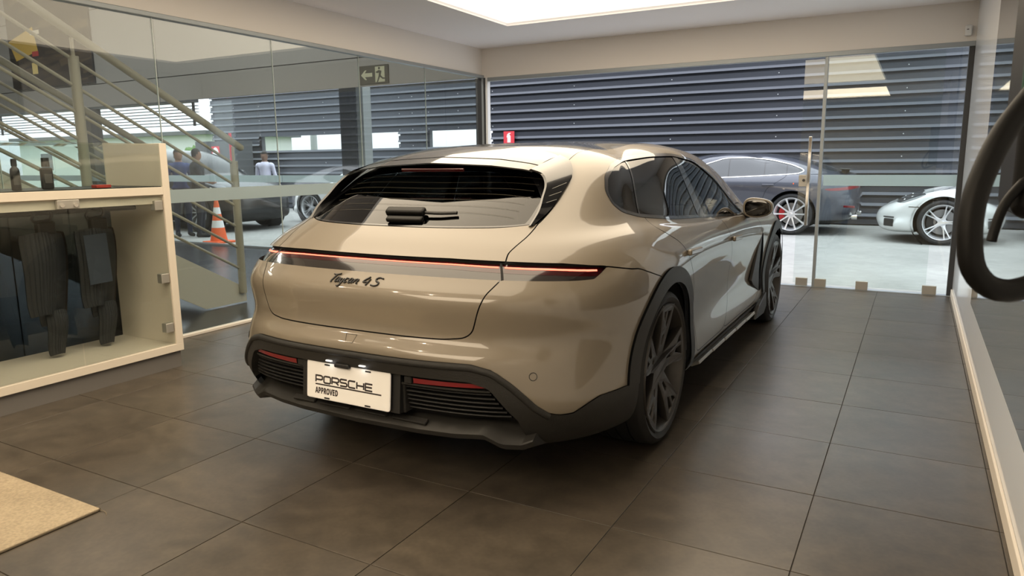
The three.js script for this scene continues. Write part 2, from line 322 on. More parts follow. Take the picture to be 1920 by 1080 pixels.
function surfAt(B, u, v) {              // point and normal of a body surface at row and station numbers
  const x = Math.min(Math.max(u * B.su, 0), B.NU - 1.001), y = Math.min(Math.max(v * B.sv, 0), B.NV - 1.001), i = Math.floor(x), j = Math.floor(y), a = x - i, b = y - j, q = (p, r) => B.V[r * B.NU + p];
  return mixV(mixV(q(i, j), q(i + 1, j), a), mixV(q(i, j + 1), q(i + 1, j + 1), a), b);
}
function surfAtHeight(B, u, y, lo = 0, hi = 9) { for (let k = 0; k < 30; k++) { const m = (lo + hi) / 2; if (surfAt(B, u, m)[1] < y) lo = m; else hi = m; } return surfAt(B, u, lo); }
const same = (n, v) => Array(n).fill(v);
const TOURER_ROWS = [
  { z0: 0, Z: .84, n: 3.2, yc: .20, z1: -2.9, ZF: -3.70, nf: 3, yf: .17, W: [.80, .80, .80, .80, .80, .80, .80], Y: same(7, .19) },
  { z0: 0, Z: .98, n: 3.2, yc: .27, z1: -2.9, ZF: -3.82, nf: 3, yf: .22, W: [.935, .925, .92, .92, .92, .925, .935], Y: same(7, .235) },
  { z0: 0, Z: 1.035, n: 3.5, yc: .40, z1: -2.9, ZF: -3.86, nf: 2.9, yf: .33, W: [.974, .945, .935, .932, .934, .942, .96], Y: same(7, .335) },
  { z0: 0, Z: 1.055, n: 3.3, yc: .52, z1: -2.9, ZF: -3.87, nf: 2.8, yf: .44, W: [.978, .935, .913, .908, .915, .935, .965], Y: same(7, .45) },
  { z0: 0, Z: 1.054, n: 3.05, yc: .60, z1: -2.9, ZF: -3.86, nf: 2.7, yf: .54, W: [.979, .938, .912, .906, .915, .937, .966], Y: same(7, .56) },
  { z0: 0, Z: 1.016, n: 3.1, yc: .665, z1: -2.9, ZF: -3.82, nf: 2.6, yf: .62, W: [.979, .948, .926, .918, .922, .94, .965], Y: [.65, .66, .66, .66, .66, .66, .66] },
  { z0: 0, Z: 1.012, n: 3.3, yc: .79, z1: -2.9, ZF: -3.74, nf: 2.5, yf: .69, W: [.977, .956, .940, .932, .932, .943, .960], Y: [.75, .75, .75, .745, .745, .745, .745] },
  { z0: 0, Z: .972, n: 3.3, yc: .852, z1: -2.9, ZF: -3.62, nf: 2.5, yf: .745, W: [.969, .955, .943, .935, .932, .937, .948], Y: [.825, .825, .82, .815, .81, .81, .805] },
  { z0: 0, Z: .932, n: 3.2, yc: .905, z1: -2.9, ZF: -3.45, nf: 2.4, yf: .80, W: [.948, .942, .933, .925, .918, .918, .920], Y: [.885, .885, .88, .87, .865, .86, .855] },
  { z0: 0, Z: .885, n: 3.1, yc: .945, z1: -2.85, ZF: -3.2, nf: 2.4, yf: .86, W: [.912, .912, .908, .90, .89, .882, .868], Y: [.945, .94, .93, .92, .91, .90, .90] },
  { z0: 0, Z: .745, n: 2.8, yc: 1.035, z1: -2.1, ZF: -2.72, nf: 2.5, yf: .955, W: [.80, .84, .858, .866, .868, .866, .86], Y: [1.055, 1.02, .995, .975, .96, .95, .942] },
  { z0: -.1, Z: .56, n: 2.8, yc: 1.133, z1: -2.0, ZF: -2.42, nf: 2.5, yf: 1.13, W: [.735, .765, .782, .79, .79, .785, .77], Y: [1.18, 1.18, 1.17, 1.16, 1.145, 1.12, 1.085] },
  { z0: -.25, Z: .385, n: 2.8, yc: 1.222, z1: -1.78, ZF: -2.05, nf: 2.6, yf: 1.285, W: [.645, .675, .686, .686, .68, .672, .66], Y: [1.305, 1.325, 1.335, 1.334, 1.322, 1.302, 1.262] },
  { z0: -.35, Z: .18, n: 2.8, yc: 1.338, z1: -1.62, ZF: -1.80, nf: 2.8, yf: 1.36, W: [.53, .555, .562, .562, .555, .55, .54], Y: [1.352, 1.372, 1.384, 1.384, 1.374, 1.358, 1.335] },
  { z0: -.45, Z: -.06, n: 2.8, yc: 1.375, z1: -1.45, ZF: -1.57, nf: 2.8, yf: 1.395, W: [.30, .31, .315, .315, .31, .31, .305], Y: [1.388, 1.398, 1.407, 1.409, 1.404, 1.398, 1.388] },
  { z0: -.5, Z: -.2, n: 2.8, yc: 1.39, z1: -1.3, ZF: -1.4, nf: 2.8, yf: 1.405, W: same(7, 0), Y: [1.398, 1.406, 1.412, 1.414, 1.412, 1.41, 1.405] },
];
// ---------- showroom shell ----------
const XL = -2.9, XR = 2.27, ZB = -4.77, ZN = 7, YC = 2.67, YB = 2.325;
{ // floor: 60 cm tiles on a grout bed
  const f = struct('floor'); part('grout_bed', box(XL - .06, XR + .2, -.12, -.0035, ZB - .1, ZN), M.grout, f);
  const gap = .0016, xs = [XL - .05], zs = [];
  for (let x = 1.035 - .605 * 7; x < XR; x += .605) if (x > XL + .05) xs.push(x); xs.push(2.215, XR + .05);
  const xs2 = xs.filter((x, i) => i === 0 || x - xs[i - 1] > .02 || i === xs.length - 1).sort((a, b) => a - b);
  zs.push(ZB - .05); for (let z = .27 - .6015 * 8; z < ZN; z += .6015) if (z > ZB + .05) zs.push(z); zs.push(ZN);
  const R = rng(21);
  for (let i = 0; i < xs2.length - 1; i++) for (let j = 0; j < zs.length - 1; j++) {
    const w = xs2[i + 1] - xs2[i] - 2 * gap, d = zs[j + 1] - zs[j] - 2 * gap, k = Math.floor(R() * 6), key = `tile${w.toFixed(3)}_${d.toFixed(3)}_${k}`;
    const g = cached(key, () => { const q = new RoundedBoxGeometry(w, .02, d, 1, .0012); const p = q.attributes.position, u = q.attributes.uv; for (let e = 0; e < p.count; e++) u.setXY(e, p.getX(e) + k * .71, p.getZ(e) + k * 1.37); return q; });
    const m = part('tile', g, M.tile, f); m.position.set((xs2[i] + xs2[i + 1]) / 2, -.010 + (R() - .5) * .0006, (zs[j] + zs[j + 1]) / 2); m.rotation.set((R() - .5) * .0012, 0, (R() - .5) * .0012);
  }
}
{ // ceiling with the opening for the luminous panel
  const c = struct('ceiling'), P = PANEL, t = YC + .16;
  for (const b of [[XL, P.x0, P.z0, P.z1], [P.x1, XR, P.z0, P.z1], [XL, XR, ZB, P.z0], [XL, XR, P.z1, 3.4], [XL, -1.85, 3.4, 5.8], [1.25, XR, 3.4, 5.8], [XL, XR, 5.8, ZN]]) part('ceiling_board', box(b[0], b[1], YC, t, b[2], b[3]), M.ceilingPaint, c);
  part('ceiling_back', box(XL, XR, t, t + .1, ZB, ZN), M.ceilingPaint, c);
  const lamp = thing('ceiling_light', 'large glowing luminous panel recessed in the showroom ceiling', 'light', [(P.x0 + P.x1) / 2, P.y, (P.z0 + P.z1) / 2]);
  part('glowing_sheet', box(P.x0 - (P.x0 + P.x1) / 2 + .001, P.x1 - (P.x0 + P.x1) / 2 - .001, 0, .02, P.z0 - (P.z0 + P.z1) / 2 + .001, P.z1 - (P.z0 + P.z1) / 2 - .001), M.panelGlow, lamp);
  const lamp2 = thing('ceiling_light', 'second luminous ceiling panel, behind the camera', 'light', [-.3, P.y, 4.6]); part('glowing_sheet', box(-1.549, 1.549, 0, .02, -1.199, 1.199), M.rearPanelGlow, lamp2);
  // small downlights between the two luminous panels
  [-2.4, -1.6, -.8].forEach((x, i) => {
    const d = thing('downlight', ['small round downlight nearest the left glass', 'middle one of the three small round downlights', 'small round downlight farthest from the left glass'][i], 'light', [x, YC, 2.85], 0, 'downlights between the luminous panels');
    const ring = new THREE.TorusGeometry(.05, .008, 8, 28); ring.rotateX(Math.PI / 2); part('trim_ring', ring, M.whiteFrame, d); const disc = new THREE.CylinderGeometry(.045, .045, .006, 28); disc.translate(0, -.002, 0); part('glowing_disc', disc, M.spotGlow, d);
    const l = new THREE.PointLight(WARM, .5); l.position.set(x, YC - .05, 2.85); l.shadow.radius = 2; l.castShadow = true; l.name = 'downlight_glow'; scene.add(l);
  });
}
struct('wall_right', box(XR, XR + .2, 0, YC + .2, ZB - .2, ZN), M.wallGloss);
struct('wall_rear', box(XL - .2, XR + .2, 0, YC + .2, ZN, ZN + .2), M.wallDark);
struct('baseboard_right', box(XR - .012, XR, 0, .07, ZB + .02, ZN, .004), M.baseboard);
struct('trim_1', box(XL - .1, XR, YB, YC, ZB - .1, ZB), M.wallPaint, 'cream beam above the open front of the showroom');
struct('trim_2', box(XL - .1, XL, YB + .03, YC + .2, ZB - .1, ZN), M.wallPaint, 'cream beam above the left glass wall');
struct('trim_3', box(XL - .03, XL + .03, YB - .005, YB + .03, ZB, ZN, .006), M.aluminium, 'aluminium rail along the top of the left glass');
struct('trim_4', box(XL - .03, XL + .025, 0, .022, ZB, ZN, .004), M.baseboard, 'pale floor channel along the left glass');
{ // left glass wall, panes 1.09 m wide with a frosted band
  const zs = [ZB + .02]; for (let z = -4.65; z < ZN - .2; z += 1.0895) zs.push(z); zs.push(ZN);
  const w = struct('wall_left');
  for (let i = 0; i < zs.length - 1; i++) { if (zs[i + 1] - zs[i] < .2) continue; const a = zs[i] + .002, b = zs[i + 1] - .002; const p = part('glass_pane', box(XL - .005, XL + .005, .02, YB, a, b), M.glass, w); part('frosted_band', box(XL + .0055, XL + .0062, 1.02, 1.118, a, b), M.frost, p); part('glass_joint', box(XL - .005, XL + .005, .02, YB, b, b + .004), M.glassJoint, w); }
}
{ // corner post and jambs
  const p = struct('trim_5', null, null, 'dark corner post between the left glass and the open front');
  part('post_core', box(-3.0, -2.875, 0, YB, ZB - .12, ZB + .0), M.darkSteel, p); part('post_edge', box(-2.872, -2.852, 0, YB, ZB - .05, ZB + .01, .003), M.darkSteel, p); part('post_cap', box(-2.9, -2.874, 0, YB, ZB + .002, ZB + .02), M.aluminium, p);
  struct('trim_6', box(-2.85, -2.822, 0, YB, ZB - .06, ZB + .01, .003), M.whiteFrame, 'white jamb at the left of the open front');
  struct('trim_7', box(-2.82, XR, YB - .045, YB + .0, ZB - .05, ZB + .012, .004), M.aluminium, 'aluminium head rail above the open front');
  struct('trim_8', box(XR - .045, XR, 0, YB - .045, ZB - .06, ZB + .0, .004), M.darkSteel, 'dark jamb at the right of the glass door');
  struct('trim_9', box(-2.82, XR, -.003, .004, ZB - .07, ZB + .03), M.aluminium, 'thin threshold strip under the glass door');
}
{ // sliding glass leaf slid open behind the fixed pane
  const d = struct('door_1', null, null, 'frameless sliding glass leaf with a tall steel pull, slid open');
  part('glass_leaf', box(.844, 2.05, .03, YB - .06, ZB - .035, ZB - .025), M.glass, d);
  const h = part('pull_bar', box(.925, .957, .63, 1.52, ZB + .005, ZB + .035, .005), M.chrome, d);
  for (const y of [.72, .86, 1.43]) part('pull_standoff', rod([.941, y, ZB - .03], [.941, y, ZB + .01], .012), M.chrome, h);
  const lk = part('lock_box', box(.846, .93, 1.02, 1.14, ZB - .05, ZB - .008, .006), M.clampMetal, d); const kh = new THREE.CylinderGeometry(.014, .014, .01, 16); kh.rotateX(Math.PI / 2); kh.translate(.895, 1.085, ZB - .004); part('key_barrel', kh, M.darkSteel, lk);
  part('floor_clamp', box(.87, .985, 0.002, .085, ZB - .05, ZB - .01, .004), M.clampMetal, d);
  const f = struct('window_1', null, null, 'fixed glass pane with a frosted band beside the sliding leaf');
  part('glass_pane', box(1.045, XR - .045, .02, YB - .05, ZB - .006, ZB + .004), M.glass, f); part('frosted_band', box(1.08, XR - .047, 1.033, 1.139, ZB + .0045, ZB + .0052), M.frost, f);
  part('edge_stile', box(1.03, 1.062, .004, YB - .045, ZB - .015, ZB + .013, .004), M.aluminium, f);
  for (const x of [[1.055, 1.165], [1.44, 1.55], [2.02, 2.14]]) part('floor_clamp', box(x[0], x[1], .004, .088, ZB - .022, ZB + .02, .004), M.clampMetal, f);
}
{ // black glass panel on the right wall, white dado below
  single('wall_panel', box(XR - .022, XR, .40, 2.62, -2.08, .75, .004), M.coverBlackGlass, 'large dark glossy panel mounted on the right wall', 'panel');
    const s = thing('motion_sensor', 'small white motion sensor high on the front beam', 'sensor', [2.205, 2.415, ZB]);
  part('sensor_body', new RoundedBoxGeometry(.055, .095, .045, 4, .014).translate(0, 0, .022), M.whiteFrame, s); part('sensor_eye', new RoundedBoxGeometry(.018, .006, .004, 2, .001).translate(-.006, .008, .045), M.darkCavity, s);
}
for (const x of [-6.2, -10.6]) { const l = thing('hall_fill_light', x > -8 ? 'unseen fill light added at the hall ceiling, nearer the showroom' : 'unseen fill light added at the hall ceiling, farther from the showroom', 'light', [x, 5.15, -.4]); part('light_housing', box(-.62, .62, .005, .049, -2.02, 2.02), M.whiteFrame, l); part('glowing_sheet', box(-.6, .6, 0, .004, -2, 2), M.hallFillGlow, l); }  // added fill panels out of view, put in to brighten the hall
// ---------- the tall hall beyond the left glass ----------
const HX = -15.5, HY = 5.2;
struct('floor_hall', box(HX, XL - .06, -.12, -.001, ZB - .1, ZN), M.hallFloor);
struct('ceiling_hall', box(HX - .2, XL, HY, HY + .2, ZB - .2, ZN + .2), M.ceilingPaint);
struct('wall_hall_left', box(HX - .2, HX, 0, HY, ZB - .2, ZN), M.wallPaint);
struct('wall_hall_rear', box(HX - .2, XL - .2, 0, HY, ZN, ZN + .2), M.wallPaint);
struct('wall_hall_right', box(XL - .1, XL, YC + .2, HY, ZB - .1, ZN), M.wallPaint);
{ const w = struct('wall_hall_front'); part('backing', box(HX, -3.0, YB + .02, HY, ZB - .14, ZB - .03), M.concreteDark, w);
  const xs = [HX, -13.35, -9.12, -4.86, -3.0], ys = [YB, 2.715, 3.95, HY];
  for (let i = 0; i < 4; i++) for (let j = 0; j < 3; j++) part('cladding_panel', box(xs[i] + .006, xs[i + 1] - .006, ys[j] + .006, ys[j + 1] - .006, ZB - .03, ZB + .0, .003), M.claddingGrey, w);
  for (let x = HX; x < -3.1; x += 1.5) { const b = Math.min(x + 1.5, -3.0); const p = part('glass_pane', box(x + .003, b - .003, .01, YB, ZB - .07, ZB - .06), M.glass, w); part('frosted_band', box(x + .003, b - .003, 1.03, 1.135, ZB - .0595, ZB - .059), M.frost, p); }
  part('mullion', box(-11.65, -11.25, 0, YB, ZB - .30, ZB - .09), M.darkSteel, w);
  part('floor_channel', box(HX, -3.0, 0, .03, ZB - .09, ZB - .04), M.aluminium, w);
}
{ // exit sign on the cladding
  const s = thing('exit_sign', 'dark exit sign with a running figure and left arrow on grey cladding', 'sign', [-4.6, 2.475, ZB + .001]);
  part('sign_board', new RoundedBoxGeometry(.50, .245, .012, 2, .003).translate(0, 0, .006), M.exitBack, s);
  const flat = (pts) => { const h = new THREE.Shape(); pts.forEach((p, i) => i ? h.lineTo(...p) : h.moveTo(...p)); h.closePath(); return new THREE.ExtrudeGeometry(h, { depth: .0015, bevelEnabled: false }).translate(0, 0, .0121); };
  part('arrow', flat([[-.215, 0], [-.145, .062], [-.115, .062], [-.150, .025], [-.02, .025], [-.02, -.025], [-.150, -.025], [-.115, -.062], [-.145, -.062]]), M.exitGlyph, s);
  part('doorway', flat([[.03, -.10], [.19, -.10], [.19, .10], [.03, .10]]), M.exitGlyph, s);
  const run = [[[.095, .055], [.14, .04], [.125, -.015], [.16, -.045], [.21, -.05], [.205, -.065], [.155, -.065], [.11, -.035], [.075, -.10], [.055, -.10], [.09, -.02], [.095, .02], [.065, .015], [.035, .03], [.03, .02], [.065, 0]]];
  part('running_figure', flat(run[0]).translate(0, 0, .0015), M.exitBack, s); const hd = new THREE.CylinderGeometry(.017, .017, .002, 16); hd.rotateX(Math.PI / 2); hd.translate(.10, .078, .0142); part('running_figure', hd, M.exitBack, s);
}
{ // big dark picture high on the cladding: patches of print
  const c = document.createElement('canvas'); c.width = c.height = 512; const x = c.getContext('2d'); x.fillStyle = '#2b2722'; x.fillRect(0, 0, 512, 512); const R = rng(4);
  for (let k = 0; k < 60; k++) { x.fillStyle = ['#3a332b', '#1d1a18', '#443b30', '#554a3a'][k % 4]; x.save(); x.translate(R() * 512, R() * 512); x.rotate(-.3 + R() * .3); x.fillRect(0, 0, 60 + R() * 140, 8 + R() * 30); x.restore(); }
  x.fillStyle = '#c9a94c'; x.beginPath(); x.moveTo(0, 250); x.lineTo(170, 190); x.lineTo(190, 320); x.lineTo(40, 360); x.closePath(); x.fill(); x.fillStyle = '#d8d3c4'; x.fillRect(150, 210, 60, 22); x.fillStyle = '#b03a3a'; x.fillRect(150, 320, 42, 26); x.fillStyle = '#e2cf8a'; x.fillRect(140, 380, 36, 60);
  const t = new THREE.CanvasTexture(c); t.colorSpace = THREE.SRGBColorSpace;
  const p = thing('wall_picture', 'large dark picture with yellow patches high in the hall', 'picture', [-12.1, 2.74, ZB + .001]);
  part('picture_panel', new THREE.BoxGeometry(2.6, 1.75, .03).translate(0, .875, .015), M.darkSteel, p); part('picture_print', new THREE.PlaneGeometry(2.56, 1.71).translate(0, .875, .0312), std({ map: t, roughness: .5 }), p);
}
{ // staircase: strings, treads, posts and rails
  const st = thing('staircase', 'cream steel staircase with tube railings beyond the left glass', 'staircase', [0, 0, 0]);
  const sl = .556, z0 = -1.57;                                   // rises .556 per metre towards +z
  const side = (x, far) => {
    const s = new THREE.Shape(); [[z0, .01], [z0, .13], [z0 + .05, .165], [4.6, .165 + sl * (4.55 - z0)], [4.6, -.20 + sl * (4.55 - z0)], [z0 + .46, .01]].forEach((p, i) => i ? s.lineTo(-p[0], p[1]) : s.moveTo(-p[0], p[1])); s.closePath();
    const g = new THREE.ExtrudeGeometry(s, { depth: .012, bevelEnabled: false }); g.rotateY(Math.PI / 2); g.translate(x, 0, 0); part('string_plate', g, M.stringer, st);
    const zp = [z0 + .05, -.14, 1.3, 2.75];
    zp.forEach((z, i) => { const base = i ? .10 + sl * (z - z0) : .10, top = 1.42 + sl * (z - z0 - .05); const po = part('rail_post', rod([x + .03, base, z], [x + .03, top - .09, z], .036, 20), M.railPaint, st); part('post_pin', rod([x + .03, top - .10, z], [x + .03, top + .04, z], .013), M.railPaint, po); });
    const line = (h, r, name, a = z0 + .05) => part(name, rod([x + .03, h + sl * (a - z0), a], [x + .03, h + sl * (4.4 - z0), 4.4], r, 16), M.railPaint, st);
    const hr = line(1.475, .031, 'handrail', z0 - .04); const cap = new THREE.SphereGeometry(.031, 16, 10); cap.translate(x + .03, 1.475 - sl * .04, z0 - .04); part('rail_end', cap, M.railPaint, hr);
    for (let k = 0; k < 6; k++) line(1.275 - k * .196, .0125, 'rail');
  };
  side(-3.65); side(-4.95, true);
  for (let k = 0; k < 17; k++) { const y = .175 * (k + 1), z = z0 + .12 + k * .175 / sl; if (z > 4.4) break; part('tread', box(-4.95, -3.65, y - .04, y, z, z + .30, .004), M.stringer, st); }
}

struct('wall_sky_blocker', box(XL - .1, XR + .2, YC + .16, 6.2, ZB - .14, ZB - .02), M.claddingGrey, 'unseen grey wall added above the open front to block sky from the fence');  // added out of view: cuts the sky that the fence reflects
// ---------- wheels ----------
const polar = (r, a) => [r * Math.cos(a), r * Math.sin(a)];
function dish(g, fn) { const p = g.attributes.position; for (let i = 0; i < p.count; i++) p.setZ(i, p.getZ(i) + fn(Math.hypot(p.getX(i), p.getY(i)))); g.computeVertexNormals(); return g; }
function tyreGeometry(R, rim, w) {     // lathe round z, outer face at z = 0, inner at z = -w
  const pr = [[rim - .004, -.02], [rim + .004, -.008], [rim + .02, -.001], [(R + rim) / 2, .004], [R - .028, 0], [R - .012, -.008], [R - .003, -.022]];
  for (const s of [.28, .5, .72]) { const z = -w * s; pr.push([R, z + .012], [R, z + .005], [R - .008, z + .004], [R - .008, z - .004], [R, z - .005], [R, z - .012]); }
  pr.push([R - .003, -w + .022], [R - .012, -w + .008], [R - .028, -w], [(R + rim) / 2, -w - .004], [rim, -w + .005]);
  const g = new THREE.LatheGeometry(pr.map(([r, z]) => new THREE.Vector2(r, z)), 72); g.rotateX(Math.PI / 2); return toCreasedNormals(g, .6);
}
function spokePlate(n, rim, hub, edge, holes, depth, bevel, dishFn) {
  const s = new THREE.Shape(); let first = true;
  for (let k = 0; k < n; k++) {
    const a = k * 2 * Math.PI / n;
    const pts = [...edge.map(([r, w]) => [r, -w]), ...[...edge].reverse().map(([r, w]) => [r, w])];
    const gap = polar(hub, a - Math.PI / n);
    if (first) { s.moveTo(...gap); first = false; } else s.lineTo(...gap);
    for (const [r, w] of pts) { const c = Math.cos(a), d = Math.sin(a); s.lineTo(r * c - w * d, r * d + w * c); }
    for (const h of holes) { const p = new THREE.Path(); h.forEach(([r, w], i) => { const c = Math.cos(a), d = Math.sin(a), q = [r * c - w * d, r * d + w * c]; i ? p.lineTo(...q) : p.moveTo(...q); }); p.closePath(); s.holes.push(p); }
  }
  s.closePath();
  const g = new THREE.ExtrudeGeometry(s, { depth, bevelEnabled: true, bevelThickness: bevel, bevelSize: bevel, bevelSegments: 2, steps: 1 });
  return toCreasedNormals(dish(g, dishFn), .55);
}
function makeWheel(parent, pos, side, o) {   // o: R tyre radius, rim radius, w width, style, materials
  const w = new THREE.Group(); w.name = 'wheel'; parent.add(w); w.position.set(...pos); w.rotation.y = side * Math.PI / 2;
  part('tyre', cached(`tyre${o.R}${o.rim}${o.w}`, () => tyreGeometry(o.R, o.rim, o.w)), M.rubber, w);
  part('rim', cached(`rim${o.rim}${o.w}`, () => { const r = o.rim, g = new THREE.LatheGeometry([[r - .052, -o.w + .02], [r - .03, -.10], [r - .028, -.045], [r - .012, -.016], [r - .006, -.001], [r + .002, .003], [r + .006, -.004], [r + .004, -.014], [r - .004, -.03], [r - .02, -.11], [r - .04, -o.w + .02]].map(q => new THREE.Vector2(...q)), 72); g.rotateX(Math.PI / 2); return toCreasedNormals(g, .7); }), o.rimMat ?? o.mat, w);
  part('spokes', cached('spokes' + o.style, o.spokes), o.mat, w);
  part('hub_cap', cached('hubcap' + o.style, () => { const g = new THREE.LatheGeometry([[0, .006], [.022, .005], [.03, .001], [.033, -.008], [.034, -.03]].map(q => new THREE.Vector2(...q)), 28); g.rotateX(Math.PI / 2); g.translate(0, 0, o.hubZ ?? -.05); return g; }), o.capMat ?? o.mat, w);
  const d = part('brake_disc', cached(`disc${o.rim}`, () => { const g = new THREE.LatheGeometry([[.07, -.01], [.075, 0], [.19, 0], [.193, -.012], [.19, -.028], [.075, -.028], [.05, -.012]].map(q => new THREE.Vector2(...q)), 40); g.rotateX(Math.PI / 2); g.translate(0, 0, -.125); return toCreasedNormals(g, .5); }), M.discSteel, w);
  const c = new THREE.Shape(); c.absarc(0, 0, .205, -.5, .5, false); c.absarc(0, 0, .12, .42, -.42, true); c.closePath();
  const cg = new THREE.ExtrudeGeometry(c, { depth: .075, bevelEnabled: true, bevelThickness: .006, bevelSize: .005, bevelSegments: 2 }); cg.rotateZ(o.caliper ?? 0); cg.translate(0, 0, -.165);
  part('brake_caliper', cg, o.caliperMat ?? M.blackPlastic, w);
  return w;
}
const tourerSpokes = () => spokePlate(5, .29, .064,
  [[.07, .040], [.12, .046], [.17, .056], [.22, .072], [.286, .088]],
  [[[.098, -.011], [.15, -.017], [.157, 0], [.15, .017], [.098, .011]], [[.182, -.014], [.225, -.036], [.262, -.056], [.264, -.002], [.20, .004]], [[.212, .022], [.262, .014], [.262, .056], [.238, .05]]],
  .028, .004, r => -.045 - .045 * Math.pow(Math.max(0, 1 - r / .29), 1.3) + .012);
const multiSpokes = () => spokePlate(10, .285, .06, [[.07, .012], [.15, .008], [.22, .010], [.28, .017]], [], .018, .003, r => -.03 - .05 * Math.max(0, 1 - r / .28));
const tenSpokes = () => spokePlate(5, .27, .055, [[.07, .022], [.12, .02], [.26, .045]], [[[.10, 0], [.258, -.032], [.258, .032]]], .018, .003, r => -.03 - .05 * Math.max(0, 1 - r / .28));

// ---------- the estate car in the showroom ----------
function makeTourer() {
  const car = thing('estate_car', 'sand-beige estate car with a red light bar, parked on the showroom tiles', 'car', [0, 0, 0]);
  const B = bodyGrid(TOURER_ROWS, 16, 12);
  let T = B.T;
  const arch = (v, zc, a, b) => (Math.hypot((v[2] - zc) / a, (v[1] - .36) / b) - 1) * .4;
  const archIn = v => v[0] < .5 ? 1 : Math.min(arch(v, 0, .425, .392), arch(v, -2.904, .405, .392));
  const archOut = v => v[0] < .5 ? 1 : Math.min(arch(v, 0, .512, .462), arch(v, -2.904, .47, .457));
  T = clip(T, archIn)[1];
  const lerpTab = (t, x) => { if (x <= t[0][0]) return t[0][1]; for (let i = 1; i < t.length; i++) if (x <= t[i][0]) { const a = t[i - 1], b = t[i]; return a[1] + (b[1] - a[1]) * (x - a[0]) / (b[0] - a[0]); } return t[t.length - 1][1]; };
  // black lower cladding: rear bumper edge, then the sill line, then the nose
  const edgeTab = [[0, .574], [1.3, .574], [1.67, .572], [2.0, .553], [2.31, .506], [2.74, .425], [3.05, .386], [3.3, .374], [3.6, .374], [3.9, .395], [4.23, .418], [4.9, .416], [5.2, .40], [5.6, .27], [6.2, .262], [10.6, .262], [11.4, .27], [12.4, .34], [18, .34]];
  const below = v => v[1] - lerpTab(edgeTab, v[6]);
  const recess = roundPoly([[-1, .509, 0], [.52, .509, .25], [.60, .485, .5], [.645, .425, .4], [.69, .36, .3], [.70, .2, 0], [-1, .2, 0]]);
  const inRecess = v => v[2] < .5 ? 1 : sdPoly(v[0], v[1], recess);
  const lightPoly = [[-.5, 7.33], [1, 7.38], [2, 7.38], [2.8, 7.37], [3.6, 7.36], [4.03, 7.39], [4.21, 7.75], [4.37, 8.12], [3.33, 8.43], [2, 8.6], [1, 8.72], [0, 8.68], [-.5, 8.68]];
  const inLight = v => sdPoly(v[6], v[7], lightPoly);
  const topPoly = roundPoly([[-1, .95, 0], [.56, .95, 0], [.597, .66, .3], [.612, .50, .5], [.607, .378, .5], [.60, .26, .3], [.53, .165, .3], [.515, .0, .3], [.535, -.57, .3], [.54, -1.5, .3], [.59, -1.75, .3], [.735, -2.3, .3], [.62, -2.62, .4], [.3, -2.735, .3], [-1, -2.74, 0]]);
  const inTop = v => v[1] < .93 ? 1 : v[2] > .2 ? Math.max(sdPoly(v[0], v[2], topPoly), (9.985 + .10 * Math.pow(Math.max(0, (v[0] - .42) / .18), 3) - v[7]) * .12) : sdPoly(v[0], v[2], topPoly);
  const winPoly = roundPoly([[.172, 1.161, .6], [.10, 1.222, .5], [-.02, 1.268, .5], [-.2, 1.297, .5], [-.5, 1.318, .4], [-.85, 1.322, .4], [-1.2, 1.292, .4], [-1.53, 1.18, .4], [-1.85, 1.0, .3], [-1.985, .935, .5], [-1.7, .945, .3], [-1.0, .985, .4], [-.4, 1.016, .4], [-.03, 1.05, .4], [.14, 1.083, .6], [.18, 1.115, .6]]);
  const inWin = v => v[0] < .5 || v[1] < .9 ? 1 : sdPoly(v[2], v[1], winPoly);
  const gate = roundPoly([[-1, .648, 0], [.40, .648, .3], [.515, .66, .8], [.545, .76, .4], [.566, .82, .4], [.597, .866, .3], [.588, .925, .3], [.577, .955, .4], [.60, 1.01, .5], [.60, 1.12, 0], [-1, 1.12, 0]]);
  const inGate = v => v[2] < .3 ? 1 : sdPoly(v[0], v[1], gate);
  const doorRear = roundPoly([[-.06, 1.10, 0], [-.075, .99, .3], [-.27, .90, .5], [-.44, .70, .5], [-.51, .58, .3], [-.575, .45, .4], [-.60, .285, .25], [-1.22, .285, .3], [-1.44, .44, .5], [-1.43, .7, .3], [-1.2, 1.02, 0]]);
  const doorFront = roundPoly([[-1.2, 1.02, 0], [-1.43, .7, .3], [-1.44, .44, .5], [-1.22, .285, .3], [-2.2, .285, .35], [-2.42, .40, .3], [-2.44, .62, .3], [-2.33, .86, .3], [-2.05, 1.0, 0]]);
  const inDR = v => v[0] < .5 ? 1 : sdPoly(v[2], v[1], doorRear), inDF = v => v[0] < .5 ? 1 : sdPoly(v[2], v[1], doorFront);
  const vent = roundPoly([[-2.40, .772, .2], [-2.455, .63, .2], [-2.43, .345, .2], [-2.36, .335, .3], [-2.05, .455, .4], [-2.25, .66, .4]]);
  const inVent = v => v[0] < .5 ? 1 : sdPoly(v[2], v[1], vent);
  const G = .0024;
  // cut the shell into its panels
  let light, top, win, black, rest, rec, tail, dR, dF, ven;
  [light, rest] = clip(T, inLight);
  [top, rest] = clip(rest, v => inTop(v) + .0035); rest = clip(rest, inTop)[1];
  [win, rest] = clip(rest, v => inWin(v) - .011);
  const clad = v => Math.min(below(v), archOut(v));
  [black, rest] = clip(rest, clad);
  [rec, black] = clip(black, inRecess);
  [ven, rest] = clip(rest, inVent);
  const shell = rest.concat(black);
  const gapCut = (tris, f) => { const [a, o] = clip(tris, f), inside = clip(a, v => f(v) + G)[0], outside = clip(o, v => f(v) - G)[1]; return [inside, outside]; };
  [tail, rest] = gapCut(rest, inGate);
  [dR, rest] = gapCut(rest, inDR);
  [dF, rest] = gapCut(rest, inDF);
  const [, cladUp] = clip(black, v => below(v));             // arch rings above the sill line, the rest is lower cladding
  const lowerClad = clip(black, v => below(v))[0];
  // quarter panel, bumper and front body
  let bumper, body; 
